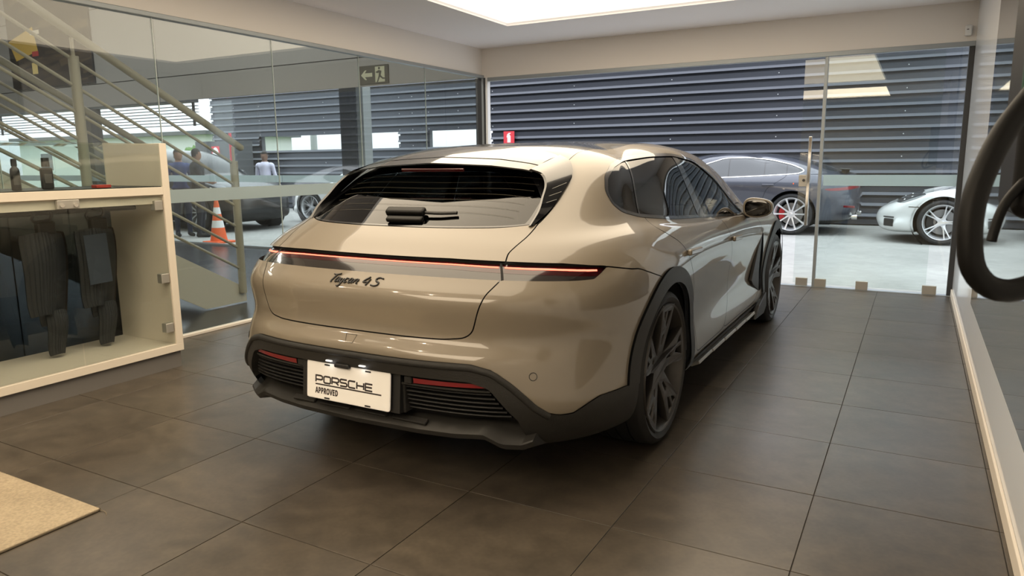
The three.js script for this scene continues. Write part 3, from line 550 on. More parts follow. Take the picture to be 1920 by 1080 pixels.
  const bumperLine = v => Math.max(v[1] - lerpTab([[0, .866], [1.9, .866], [2.4, .885], [4.37, .893], [5.15, .864], [5.65, .805], [6, .7]], v[6]), v[6] - 5.75);
  [bumper, body] = gapCut(rest, bumperLine);
  part('body_shell', triGeometry(body), M.paint, car);
  part('rear_bumper', triGeometry(bumper), M.paint, car);
  const tg = part('tailgate', triGeometry(tail), M.paint, car);
  for (const [name, tris] of [['rear_door', dR], ['front_door', dF]]) for (const s of [1, -1]) {
    const g = triGeometry(tris, 0, false), d = part(name, s > 0 ? g : mirrorX(g), M.paint, car);
    const z = name === 'rear_door' ? -.345 : -1.415, y = name === 'rear_door' ? .852 : .815, x = name === 'rear_door' ? .957 : .938;
    const h = new RoundedBoxGeometry(.022, .03, .215, 3, .009); h.rotateX(-.03); h.translate(s * (x + .013), y, z - .05); part('door_handle', h, M.paint, d);
  }
  part('inner_shell', triGeometry(shell, -.014), M.darkCavity, car);
  part('light_housing', triGeometry(light, -.03), M.darkCavity, car);
  part('lower_cladding', triGeometry(lowerClad, .007), M.greyPlastic, car);
  part('wheel_arch_trim', triGeometry(cladUp, .011), M.greyPlastic, car);
  for (const s of [1, -1]) { const g = triGeometry(ven, -.02, false); part('side_vent', s > 0 ? g : mirrorX(g), M.blackPlastic, car); }
  // rear glass, roof glass, windscreen
  const glassEdge = roundPoly([[-1, .95, 0], [.53, .95, 0], [.556, .62, .5], [.558, .57, .5], [.55, .457, .4], [.50, .40, .4], [.43, .33, 0], [-1, .33, 0]]);
  const rearTop = clip(top, v => .17 - v[2])[0], roofAll = clip(top, v => .166 - v[2])[1];
  const [rg, blade] = clip(rearTop, v => Math.max(sdPoly(v[0], v[2], glassEdge), (10.07 + .10 * Math.pow(Math.max(0, (v[0] - .42) / .18), 3) - v[7]) * .12));
  const rw = part('rear_window', triGeometry(rg, -.002), M.tintGlass, car);
  part('window_surround', triGeometry(blade, -.001), M.glossBlack, car);
  for (const s of [1, -1]) {                                  // upright air blades beside the rear glass
    const P = [[.475, 1.322, .135], [.545, 1.297, .185], [.593, 1.245, .258], [.608, 1.165, .39], [.605, 1.10, .50], [.586, 1.044, .618]], Q = [[.478, 1.263, .422], [.53, 1.243, .415], [.564, 1.205, .447], [.578, 1.15, .507], [.590, 1.10, .566], [.582, 1.046, .626]], pos = [], idx = [];
    const cp = new THREE.CatmullRomCurve3(P.map(q => V3(...q))), cq = new THREE.CatmullRomCurve3(Q.map(q => V3(...q))), N = 20;
    for (let k = 0; k <= N; k++) { const a = cp.getPoint(k / N), b = cq.getPoint(k / N); for (const [q, o] of [[a, .006], [b, .004], [b, -.006], [a, -.012]]) pos.push(s * (q.x + o), q.y + o * .4, q.z); if (k) for (let e = 0; e < 4; e++) { const m = (k - 1) * 4 + e, n = (k - 1) * 4 + (e + 1) % 4, u = m + 4, v = n + 4; s > 0 ? idx.push(m, n, u, n, v, u) : idx.push(m, u, n, n, u, v); } }
    const g = new THREE.BufferGeometry(); g.setAttribute('position', new THREE.Float32BufferAttribute(pos, 3)); g.setAttribute('uv', new THREE.Float32BufferAttribute(new Array(pos.length / 3 * 2).fill(0), 2)); g.setIndex(idx); const b = part('air_blade', toCreasedNormals(g, .6), M.glossBlack, car);
    for (const t of [.50, .59, .68]) { const a = cp.getPoint(t).lerp(cq.getPoint(t), .12), e = cp.getPoint(t - .03).lerp(cq.getPoint(t), .85); part('fin', tube([[s * (a.x + .007), a.y + .003, a.z], [s * ((a.x + e.x) / 2 + .008), (a.y + e.y) / 2, (a.z + e.z) / 2], [s * (e.x + .006), e.y - .004, e.z]], .0012, 10, 6), M.greyTrim, b); }
  }
  const roofP = clip(clip(roofAll, v => v[2] + 1.78)[1], v => v[2] + 1.78)[1], wind = clip(roofAll, v => v[2] + 1.786)[0];
  part('roof_panel', triGeometry(roofP, -.001), M.glossBlack, car);
  part('windscreen', triGeometry(wind, -.002), M.tintGlass, car);
  // heater lines on the rear glass
  for (let k = 0; k < 7; k++) { const pts = []; for (let x = -.5; x <= .501; x += .1) { const h = castAlong(B.T, [Math.abs(x), 3, .64 - k * .045 - .13 * x * x], [0, -1, 0]); if (h) pts.push(new THREE.Vector3(x, h[1] + .0005, h[2])); } part('heater_line', new THREE.TubeGeometry(new THREE.CatmullRomCurve3(pts), 20, .0004, 4), M.heater, rw); }
  // side windows: panes, pillars and surround
  const quarter = v => (v[2] + .213) * (1.052 - 1.268) - (v[1] - 1.268) * (-.038 + .213), bA = v => v[2] + lerpTab([[.9, .843], [.99, .855], [1.32, .838]], v[1]), bB = v => v[2] + lerpTab([[.9, 1.0], [.984, .985], [1.31, .92]], v[1]);
  const [pane, ring] = clip(win, v => inWin(v) + .004);
  const qd = v => { const ax = -.213, ay = 1.268, bx = .175, by = -.216, l = Math.hypot(bx, by); return ((v[2] - ax) * by - (v[1] - ay) * bx) / l; };
  const sgn = Math.sign(qd([0, 1.161, .15]));
  const [frontPart, quarterPane] = clip(pane, v => sgn * qd(v) - .006), [rearPart0] = clip(frontPart, v => sgn * qd(v) + .006);
  const [pillarAndFront, rearPane] = clip(rearPart0, v => bA(v)), [frontPane, pillar] = clip(pillarAndFront, v => bB(v));
  for (const s of [1, -1]) {
    const mk = (name, tris, off, m) => { const g = triGeometry(tris, off, false); return part(name, s > 0 ? g : mirrorX(g), m, car); };
    mk('quarter_window', quarterPane, -.004, M.tintGlass); mk('side_window', rearPane, -.004, M.tintGlass); mk('side_window', frontPane, -.004, M.tintGlass);
    mk('window_pillar', pillar, -.002, M.glossBlack); mk('window_divider', clip(frontPart, v => sgn * qd(v) + .006)[1], -.002, M.glossBlack); mk('window_trim', ring, .002, M.glossBlack);
  }
  // tail light strip
  const lens = part('tail_light', triGeometry(light, -.016), M.smokedLens, car);
  const barMid = u => lerpTab([[0, 8.43], [1, 8.44], [2, 8.32], [3.15, 8.2], [4.3, 7.99]], u);
  const bar = clip(light, v => Math.abs(v[7] - barMid(v[6])) - .055)[0], bars = [clip(bar, v => v[6] - 1.93)[0], clip(clip(bar, v => 2.05 - v[6])[0], v => v[6] - 4.17)[0]];
  part('light_bar', triGeometry(bars[0], -.0145), M.redGlow, lens); for (const s of [1, -1]) { const g = triGeometry(bars[1], -.0145, false); part('light_bar', s > 0 ? g : mirrorX(g), M.redGlow, lens); }
  const redBand = clip(clip(light, v => barMid(v[6]) - .36 - v[7])[0], v => v[7] - barMid(v[6]) - .2)[0]; part('red_lens', triGeometry(redBand, -.0155), M.redLens, lens);
  for (const s of [1, -1]) { const g = triGeometry(clip(clip(light, v => 1.96 - v[6])[0], v => v[6] - 2.005)[0], -.010, false); part('lens_divider', s > 0 ? g : mirrorX(g), M.darkCavity, lens); }
  // spoiler
  const edgeBack = x => { const a = Math.abs(x); return [x, lerpTab([[0, 1.294], [.3, 1.281], [.45, 1.264], [.52, 1.248], [.575, 1.222], [.62, 1.195]], a), lerpTab([[0, .465], [.3, .446], [.45, .425], [.54, .405], [.595, .38], [.62, .352]], a)]; };
  const edgeFront = x => { const a = Math.abs(x), z = lerpTab([[0, .085], [.3, .095], [.45, .12], [.52, .155], [.60, .24]], a * .97), h = castAlong(B.T, [a * .97, 3, z], [0, -1, 0]); return [x * .97, h[1] + .004, h[2]]; };
  const wing = (t0, t1, thick) => {
    const NX = 48, NT = 8, pos = [], idx = [], row = [];
    for (let i = 0; i <= NX; i++) { const x = -.485 + .97 * i / NX, f = edgeFront(x), b = edgeBack(x); row.push([f, b]); }
    for (const lower of [0, 1]) for (let j = 0; j <= NT; j++) for (let i = 0; i <= NX; i++) { const t = t0 + (t1 - t0) * j / NT, [f, b] = row[i], q = [0, 1, 2].map(k => f[k] + (b[k] - f[k]) * t); q[1] += .009 * Math.sin(Math.PI * t) - lower * (thick * (1 - .8 * t)); pos.push(...q); }
    const n = (NX + 1) * (NT + 1), at = (l, j, i) => l * n + j * (NX + 1) + i;
    for (let j = 0; j < NT; j++) for (let i = 0; i < NX; i++) { idx.push(at(0, j, i), at(0, j + 1, i), at(0, j, i + 1), at(0, j, i + 1), at(0, j + 1, i), at(0, j + 1, i + 1)); idx.push(at(1, j, i), at(1, j, i + 1), at(1, j + 1, i), at(1, j, i + 1), at(1, j + 1, i + 1), at(1, j + 1, i)); }
    for (let i = 0; i < NX; i++) for (const j of [0, NT]) { const q = [at(0, j, i), at(0, j, i + 1), at(1, j, i), at(0, j, i + 1), at(1, j, i + 1), at(1, j, i)]; if (j) idx.push(q[0], q[2], q[1], q[3], q[5], q[4]); else idx.push(...q); }
    for (let j = 0; j < NT; j++) for (const i of [0, NX]) { const q = [at(0, j, i), at(1, j, i), at(0, j + 1, i), at(0, j + 1, i), at(1, j, i), at(1, j + 1, i)]; if (i) idx.push(q[0], q[2], q[1], q[3], q[5], q[4]); else idx.push(...q); }
    const g = new THREE.BufferGeometry(); g.setAttribute('position', new THREE.Float32BufferAttribute(pos, 3)); g.setIndex(idx); g.setAttribute('uv', new THREE.Float32BufferAttribute(new Array(pos.length / 3 * 2).fill(0), 2)); return toCreasedNormals(g, .7);
  };
  const sp = part('roof_spoiler', wing(0, .74, .03), M.glossBlack, car); part('spoiler_lip', wing(.775, 1, .028), M.glossBlack, sp);
  part('spoiler_slot', wing(.70, .80, .016).translate(0, -.008, 0), M.darkCavity, sp);
  const bl = new RoundedBoxGeometry(.34, .016, .012, 2, .004); bl.rotateX(.4); bl.translate(0, 1.262, .452); part('brake_light', bl, M.redLens, sp);
  // wiper
  const wp = new THREE.Group(); wp.name = 'rear_wiper'; car.add(wp);
  const onGlass = (x, z, up) => { const h = castAlong(B.T, [Math.abs(x), 3, z], [0, -1, 0]); return new THREE.Vector3(x + (x < 0 ? -1 : 1) * h[3] * up, h[1] + h[4] * up, h[2] + h[5] * up); };
  { const a = onGlass(-.07, .685, .02), b = onGlass(.115, .665, .022); const g = new RoundedBoxGeometry(a.distanceTo(b), .032, .042, 3, .012); g.rotateX(.55); g.rotateY(.1); g.translate((a.x + b.x) / 2, (a.y + b.y) / 2, (a.z + b.z) / 2); part('wiper_cover', g, M.wiperBlack, wp);
    const c = new RoundedBoxGeometry(.175, .022, .03, 3, .009); c.rotateX(.6); c.rotateY(.1); c.translate(.035, onGlass(.03, .715, .012).y, .712); part('wiper_arm', c, M.wiperBlack, wp);
    part('wiper_blade', tube([onGlass(.10, .668, .014), onGlass(.18, .665, .012), onGlass(.26, .65, .010)], .007, 16), M.blackPlastic, wp); }
  // rear lower: recess, grilles, reflectors, plate, diffuser
  const recIn = clip(rec, v => v[1] - .22)[1];
  part('bumper_recess', triGeometry(recIn, -.055), M.blackPlastic, car);
  const rim = []; for (const s of [1, -1]) { const pts = recess.filter(p => p[0] >= 0 && p[1] > .26).map(p => { const h = castRear(B.T, p[0], p[1]); return [h[0] * s, h[1], h[2], h[3] * s, h[4], h[5]]; }); rim.push(pts); }
  const ribbon = (pts, a, b) => { const pos = [], idx = [], uv = []; pts.forEach((p, i) => { for (const o of [a, b]) { pos.push(p[0] + p[3] * o, p[1] + p[4] * o, p[2] + p[5] * o); uv.push(i, o); } if (i) idx.push(2 * i - 2, 2 * i - 1, 2 * i, 2 * i, 2 * i - 1, 2 * i + 1); }); const g = new THREE.BufferGeometry(); g.setAttribute('position', new THREE.Float32BufferAttribute(pos, 3)); g.setAttribute('uv', new THREE.Float32BufferAttribute(uv, 2)); g.setIndex(idx); g.computeVertexNormals(); return g; };
  { const top = []; for (let x = -.52; x <= .521; x += .04) { const h = castRear(B.T, Math.abs(x), .509); top.push([x, h[1], h[2], h[3] * Math.sign(x || 1), h[4], h[5]]); }
    part('recess_wall', mergeGeometries([ribbon(rim[0], .007, -.056), ribbon(rim[1], .007, -.056), ribbon(top, .007, -.056)]), M.greyPlastic, car); }
  // upper roll of the bumper trim
  { const roll = []; for (let u = -3.05; u <= 3.051; u += .1) { const y = lerpTab(edgeTab, Math.abs(u)) - .014, v = surfAtHeight(B, Math.abs(u), y); roll.push(new THREE.Vector3(Math.sign(u) * (v[0] + v[3] * .004), v[1], v[2] + v[5] * .004)); }
    part('bumper_roll', new THREE.TubeGeometry(new THREE.CatmullRomCurve3(roll), 140, .013, 10), M.greyPlastic, car); }
  for (const s of [1, -1]) {
    const gr = new THREE.Group(); gr.name = 'bumper_grille'; car.add(gr);
    const line = (y, x0, x1, dz) => { const p = []; for (let k = 0; k <= 8; k++) { const x = x0 + (x1 - x0) * k / 8, h = castRear(B.T, x, y); p.push(new THREE.Vector3(s * x, y, h[2] + dz)); } return p; };
    for (let k = 0; k < 6; k++) { const y = .455 - k * .0175; const p = line(y, .255, .60 + k * .012, -.022), pos = [], idx = []; p.forEach((q, i) => { pos.push(q.x, q.y + .004, q.z + .006, q.x, q.y - .004, q.z + .004, q.x, q.y - .006, q.z - .03, q.x, q.y + .002, q.z - .03); if (i) for (let e = 0; e < 4; e++) { const a = (i - 1) * 4 + e, b = (i - 1) * 4 + (e + 1) % 4, c = a + 4, d = b + 4; idx.push(a, c, b, b, c, d); } }); const g = new THREE.BufferGeometry(); g.setAttribute('position', new THREE.Float32BufferAttribute(pos, 3)); g.setAttribute('uv', new THREE.Float32BufferAttribute(new Array(pos.length / 3 * 2).fill(0), 2)); g.setIndex(idx); g.computeVertexNormals(); part('slat', g, M.blackPlastic, gr); }
    part('grille_frame', tube([...line(.468, .24, .60, -.012), new THREE.Vector3(s * .235, .45, line(.45, .235, .3, -.012)[0].z)].slice(0, 9), .005, 24), M.greyPlastic, gr);
    const fr = new RoundedBoxGeometry(.018, .12, .05, 2, .005); fr.translate(s * .242, .408, castRear(B.T, .242, .41)[2] - .03); part('grille_frame', fr, M.greyPlastic, gr);
    const fpos = []; const pa = line(.497, .30, .585, -.006), pb = line(.477, .30, .585, -.006), fi = []; pa.forEach((q, i) => { fpos.push(q.x, q.y, q.z, pb[i].x, pb[i].y + (i / 8) * .006, pb[i].z); if (i) fi.push(2 * i - 2, 2 * i - 1, 2 * i, 2 * i, 2 * i - 1, 2 * i + 1); });
    const fg = new THREE.BufferGeometry(); fg.setAttribute('position', new THREE.Float32BufferAttribute(fpos, 3)); fg.setAttribute('uv', new THREE.Float32BufferAttribute(new Array(fpos.length / 3 * 2).fill(0), 2)); fg.setIndex(fi); fg.computeVertexNormals(); part('reflector', fg, M.redReflector, car);
    const sq = new RoundedBoxGeometry(.034, .028, .02, 2, .004); sq.translate(s * .275, .487, castRear(B.T, .275, .487)[2] - .014); part('parking_sensor', sq, M.greyPlastic, car);
    const hs = castRear(B.T, .736, .525), ring2 = new THREE.TorusGeometry(.0145, .0012, 8, 28); ring2.lookAt(new THREE.Vector3(s * hs[3], hs[4], hs[5])); ring2.translate(s * (hs[0] + hs[3] * .0004), hs[1] + hs[4] * .0004, hs[2] + hs[5] * .0004); part('parking_sensor', ring2, M.darkCavity, car);
  }
  { const h = castRear(B.T, 0, .617), pts = [[-.027, .632], [.027, .632], [.02, .604], [-.015, .604]]; for (let k = 0; k < 4; k++) { const q = i => { const e = castRear(B.T, Math.abs(pts[i % 4][0]), pts[i % 4][1]); return new THREE.Vector3(pts[i % 4][0], e[1], e[2] + .0004); }; part('tow_cover_line', tube([q(k), q(k + 1)], .0009, 4), M.darkCavity, car); } }
  const plate = new THREE.Group(); plate.name = 'number_plate'; car.add(plate); plate.position.set(-.008, .432, 1.058); plate.rotation.x = -.09;
  { const s = new THREE.Shape(), w = .2135, h = .0765, r = .012; s.moveTo(-w + r, -h); s.lineTo(w - r, -h); s.absarc(w - r, -h + r, r, -Math.PI / 2, 0); s.lineTo(w, h - r); s.absarc(w - r, h - r, r, 0, Math.PI / 2); s.lineTo(-w + r, h); s.absarc(-w + r, h - r, r, Math.PI / 2, Math.PI); s.lineTo(-w, -h + r); s.absarc(-w + r, -h + r, r, Math.PI, 1.5 * Math.PI);
    const g = new THREE.ExtrudeGeometry(s, { depth: .003, bevelEnabled: true, bevelSize: .0008, bevelThickness: .0008, bevelSegments: 1 }); part('plate_board', g, M.plateWhite, plate);
    const print = new THREE.PlaneGeometry(2 * w - .004, 2 * h - .004); print.translate(0, 0, .0045); part('plate_print', print, M.platePrint, plate);
    for (const [x, y] of [[-.105, .066], [.105, .066], [-.105, -.07], [.105, -.07]]) { const g2 = new RoundedBoxGeometry(.028, .006, .004, 2, .0015); g2.translate(x, y, .0045); part('plate_slot', g2, M.darkCavity, plate); }
    const lampShape = new RoundedBoxGeometry(.075, .018, .03, 2, .006); lampShape.translate(-.02, .0745, .006); part('plate_light_housing', lampShape, M.blackPlastic, plate);
    for (const x of [-.085, .085]) { part('plate_lamp', new RoundedBoxGeometry(.03, .006, .012, 2, .002)  .translate(x, .088, .016), M.plateGlow, plate); const l = new THREE.PointLight(0xffffff, .0006); l.position.set(x, .072, .024); l.shadow.radius = .2; l.castShadow = true; l.name = 'plate_lamp_glow'; plate.add(l); }
    const pb = new THREE.BoxGeometry(.50, .16, .03); pb.translate(0, 0, -.025); part('plate_carrier', pb, M.blackPlastic, plate);
  }
  { // diffuser: a shelf with raised lip sections
    const pos = [], idx = [], N = 80, E = .735; const prof = x => { const a = Math.abs(x); const z = lerpTab([[0, 1.035], [.3, 1.025], [.55, .99], [.63, .965], [.735, .905]], a), y = lerpTab([[0, .290], [.45, .292], [.565, .302], [.60, .286], [.635, .268], [.70, .264], [.735, .278]], a); return [[x, lerpTab([[0, .335], [.55, .345], [.735, .36]], a), z - .13], [x, y + .034, z - .055], [x, y + .006, z - .004], [x, y, z], [x, y - .004, z - .001], [x, y - .022, z - .012], [x, y - .06, z - .18]]; };
    for (let i = 0; i <= N; i++) { const x = -E + 2 * E * i / N; for (const q of prof(x)) pos.push(...q); if (i) for (let e = 0; e < 6; e++) { const a = (i - 1) * 7 + e, b = a + 1, c = a + 7, d = b + 7; idx.push(a, b, c, b, d, c); } }
    for (const o of [0, N * 7]) for (let e = 1; e < 6; e++) o ? idx.push(o, o + e, o + e + 1) : idx.push(o, o + e + 1, o + e);
    const g = new THREE.BufferGeometry(); g.setAttribute('position', new THREE.Float32BufferAttribute(pos, 3)); g.setAttribute('uv', new THREE.Float32BufferAttribute(new Array(pos.length / 3 * 2).fill(0), 2)); g.setIndex(idx); const df = part('diffuser', toCreasedNormals(g, .5), M.greyPlastic, car);
    for (const [a, b] of [[-.36, -.24], [-.21, -.05], [-.02, .14], [.17, .33]]) { const r = new RoundedBoxGeometry(b - a, .012, .028, 2, .004); r.rotateX(.5); r.translate((a + b) / 2, .316, 1.002); part('diffuser_ridge', r, M.greyPlastic, df); }
    const ub = new THREE.BoxGeometry(1.3, .06, 4.0); ub.translate(0, .21, -1.5); part('underbody', ub, M.darkCavity, car);
  }
  // badge script in raised strokes
  { const strokes = badgeStrokes(), Wd = .272, x0 = -.143;
    for (const st of strokes) { const pts = st.map(([x, y]) => { const X = x0 + (x + y * .35) * Wd, Y = .827 + y * Wd, h = castRear(B.T, Math.abs(X), Y); return new THREE.Vector3(X, h[1], h[2] + .003); }); part('badge_letter', tube(pts, .0034, pts.length * 4), M.badgeBlack, tg); } }
  // sills with toothed blades, kick panel, vent flap, mirrors
  for (const s of [1, -1]) {
    const blade = new THREE.Group(); blade.name = 'sill_blade'; car.add(blade);
    for (let k = 0; k < 5; k++) { const L = .294, z = -.70 - k * .30, g = new RoundedBoxGeometry(.055, .02, L, 2, .006); g.rotateZ(s * .42); g.translate(s * (.912 + k * .003), .197, z - L / 2 + .02); part('blade_section', g, M.greyTrim, blade); }
    const rail = new RoundedBoxGeometry(.03, .05, 1.75, 2, .008); rail.translate(s * .895, .225, -1.38); part('sill_rail', rail, M.paint, blade);
    const kick = new THREE.Shape(); kick.moveTo(-2.49, .30); kick.lineTo(-2.25, .24); kick.lineTo(-2.12, .17); kick.lineTo(-2.44, .16); kick.lineTo(-2.52, .2); kick.closePath();
    const kg = new THREE.ExtrudeGeometry(kick, { depth: .03, bevelEnabled: true, bevelSize: .006, bevelThickness: .006 }); kg.rotateY(-Math.PI / 2); kg.scale(1, 1, 1); kg.translate(s * .945 + .015, 0, 0); part('kick_panel', kg, M.greyPlastic, car);
    const fs = new THREE.Shape(); [[-2.375, .765], [-2.24, .655], [-2.05, .46], [-2.10, .425], [-2.33, .345], [-2.30, .5], [-2.34, .64]].forEach((p, i) => i ? fs.lineTo(...p) : fs.moveTo(...p)); fs.closePath();
    const vg = new THREE.ExtrudeGeometry(fs, { depth: .012, bevelEnabled: true, bevelSize: .004, bevelThickness: .004 }); vg.rotateY(-Math.PI / 2); vg.rotateY(0); vg.translate(s * .928 + .006, 0, 0); part('vent_flap', vg, M.greyPlastic, car);
    const mir = new THREE.Group(); mir.name = 'door_mirror'; car.add(mir);
    const shp = new THREE.SphereGeometry(1, 40, 28); const mp = shp.attributes.position; for (let i = 0; i < mp.count; i++) { let x = mp.getX(i), y = mp.getY(i), z = mp.getZ(i); const q = v => Math.sign(v) * Math.pow(Math.abs(v), .72); x = q(x) * (y < 0 ? 1 - .12 * y * y : 1); y = q(y); z = z > 0 ? Math.min(z, .35) : z; mp.setXYZ(i, x * .098, y * .066 * (1 - .15 * x), z * .085); } shp.computeVertexNormals();
    shp.translate(s * .985, .978, -1.905); part('mirror_shell', shp, M.paint, mir);
    const mg = new THREE.SphereGeometry(1, 32, 20); { const p = mg.attributes.position; for (let i = 0; i < p.count; i++) { const q = v => Math.sign(v) * Math.pow(Math.abs(v), .75); p.setXYZ(i, q(p.getX(i)) * .084, q(p.getY(i)) * .054 * (1 - .15 * p.getX(i)), p.getZ(i) * .006); } mg.computeVertexNormals(); } mg.translate(s * .987, .978, -1.872); part('mirror_glass', mg, M.mirrorGlass, mir);
    part('mirror_foot', tube([new THREE.Vector3(s * .86, .925, -1.99), new THREE.Vector3(s * .91, .925, -1.95), new THREE.Vector3(s * .94, .94, -1.92)], .022, 10), M.blackPlastic, mir);
  }
  // wheels and wheel wells
  for (const [z, n] of [[0, 0], [-2.904, 1]]) for (const s of [1, -1]) {
    const w = makeWheel(car, [s * .955, .357, z], s, { R: .357, rim: .292, w: .27, style: 'tourer', spokes: tourerSpokes, mat: M.wheelBronze, caliper: n ? Math.PI : 0, hubZ: -.075 });
    w.children.forEach(c => { if (c.name === 'spokes') c.rotation.z = .21; });
    const well = new THREE.CylinderGeometry(.44, .44, .36, 40, 1, true, 0, Math.PI); well.rotateZ(Math.PI / 2); well.rotateX(-Math.PI / 2); well.rotateX(0); well.translate(s * .74, .36, z); part('wheel_well', well, M.wellBlack, car);
    const wall = new THREE.CircleGeometry(.46, 40, 0, Math.PI); wall.rotateY(Math.PI / 2); wall.translate(s * .58, .34, z); part('wheel_well', wall, M.wellBlack, car);
  }
  // cabin
  const seat = (x, z, w, h) => { const g = new THREE.Group(); g.name = 'seat'; car.add(g); const b = new RoundedBoxGeometry(w, h, .14, 4, .05); b.rotateX(.25); b.translate(x, .45 + h / 2, z); part('backrest', b, M.seatLeather, g); const c = new RoundedBoxGeometry(w, .16, .5, 4, .05); c.translate(x, .42, z - .3); part('cushion', c, M.seatLeather, g); const hd = new RoundedBoxGeometry(Math.min(w, .3), .17, .1, 4, .04); hd.translate(x, .52 + h, z + .1); part('headrest', hd, M.seatLeather, g); };
  seat(-.37, -1.55, .5, .55); seat(.37, -1.55, .5, .55); seat(-.33, -.62, .55, .5); seat(.33, -.62, .55, .5);
  const dash = new RoundedBoxGeometry(1.5, .22, .4, 4, .08); dash.translate(0, .84, -2.3); part('dashboard', dash, M.seatLeather, car);
  const sw = new THREE.TorusGeometry(.18, .016, 10, 36); sw.rotateX(-.4); sw.translate(-.37, .86, -2.0); part('steering_wheel', sw, M.seatLeather, car);
  const floorPan = new THREE.BoxGeometry(1.6, .05, 3.2); floorPan.translate(0, .28, -1.1); part('cabin_floor', floorPan, M.seatLeather, car);
  const shelf = new THREE.BoxGeometry(1.2, .02, .9); shelf.translate(0, .94, .2); part('parcel_shelf', shelf, M.seatLeather, car);
  return { car, B };
}
function badgeStrokes() {              // joined script, x in word widths, y up
  return [
    [[.02, .105], [.075, .1], [.15, .115]], [[.085, .105], [.06, .05], [.045, .01], [.06, 0]],
    [[.175, .055], [.15, .07], [.12, .045], [.125, .01], [.16, .02], [.178, .06], [.172, .015], [.19, .01]],
    [[.215, .062], [.205, .025], [.225, .008], [.255, .03], [.265, .062], [.25, .0], [.225, -.045], [.195, -.04]],
    [[.345, .058], [.315, .065], [.29, .035], [.3, .008], [.34, .018]],
    [[.43, .055], [.4, .068], [.372, .045], [.375, .01], [.41, .02], [.43, .06], [.424, .015], [.445, .01]],
    [[.47, .062], [.46, .01], [.468, .035], [.5, .062], [.53, .06], [.522, .012], [.545, .01]],
    [[.71, .105], [.64, .05], [.635, .035], [.74, .04]], [[.735, .08], [.712, -.005]],
    [[.95, .095], [.88, .105], [.835, .085], [.85, .06], [.91, .045], [.915, .015], [.87, 0], [.8, .006]],
  ];
}
const { car: tourer, B: tourerBody } = makeTourer();
// ---------- display cabinet with hanging mats ----------
{ const X0 = -2.78, X1 = -2.2, Z0 = .185, Z1 = 2.25, t = .048;
  const c = thing('display_cabinet', 'cream lacquered display cabinet with glass doors and hanging mats', 'cabinet', [0, 0, 0]);
  part('plinth', box(X0 + .03, X1 - .022, 0, .108, Z0 + .012, Z1 - .01), M.plinth, c);
  part('bottom_board', box(X0, X1, .11, .158, Z0, Z1, .002), M.lacquer, c);
  part('side_panel', box(X0, X1, .158, 1.43, Z0, Z0 + t, .002), M.lacquer, c); part('side_panel', box(X0, X1, .158, 1.43, Z1 - t, Z1, .002), M.lacquer, c);
  part('middle_board', box(X0, X1, 1.115, 1.163, Z0 + t, Z1 - t, .002), M.lacquer, c);
  part('upper_rail', box(X1 - .09, X1 - .03, 1.06, 1.115, Z0 + t, Z1 - t), M.lacquer, c);
  part('shelf_liner', box(X0 + .01, X1 - .015, 1.163, 1.168, Z0 + t, Z1 - t), M.cardBlack, c);
  part('glass_lid', box(X0, X1, 1.418, 1.426, Z0 + t, Z1 - t), M.glass, c);
  part('glass_front', box(X1 - .012, X1 - .004, 1.165, 1.417, Z0 + t, Z1 - t), M.glass, c); part('glass_back', box(X0 + .004, X0 + .010, 1.165, 1.417, Z0 + t, Z1 - t), M.glass, c);
  for (const [za, zb] of [[Z0 + t + .004, .818], [.824, 1.50], [1.506, Z1 - t - .004]]) { const d = part('glass_door', box(X1 - .016, X1 - .010, .164, 1.108, za, zb), M.glass, c);
    if (za < 1) for (const y of [.24, .56, 1.02]) part('hinge', box(X1 - .055, X1 - .008, y, y + .06, (za < .5 ? za : zb - .062), (za < .5 ? za : zb - .062) + .055, .004), M.clampMetal, d); }
  const lk = part('door_clamp', box(X1 - .022, X1 + .004, 1.062, 1.112, .76, .882, .004), M.clampMetal, c);
  for (const z of [.783, .858]) { const g = new THREE.CylinderGeometry(.012, .012, .008, 16); g.rotateZ(Math.PI / 2); g.translate(X1 + .006, 1.083, z); part('clamp_screw', g, M.chrome, lk); }
  part('back_panel', box(X0 + .002, X0 + .012, .158, 1.115, Z0 + t, Z1 - t), M.backPanel, c);
  part('hanging_rod', rod([-2.5, 1.03, Z0 + t], [-2.5, 1.03, Z1 - t], .014), M.blackPlastic, c);
}
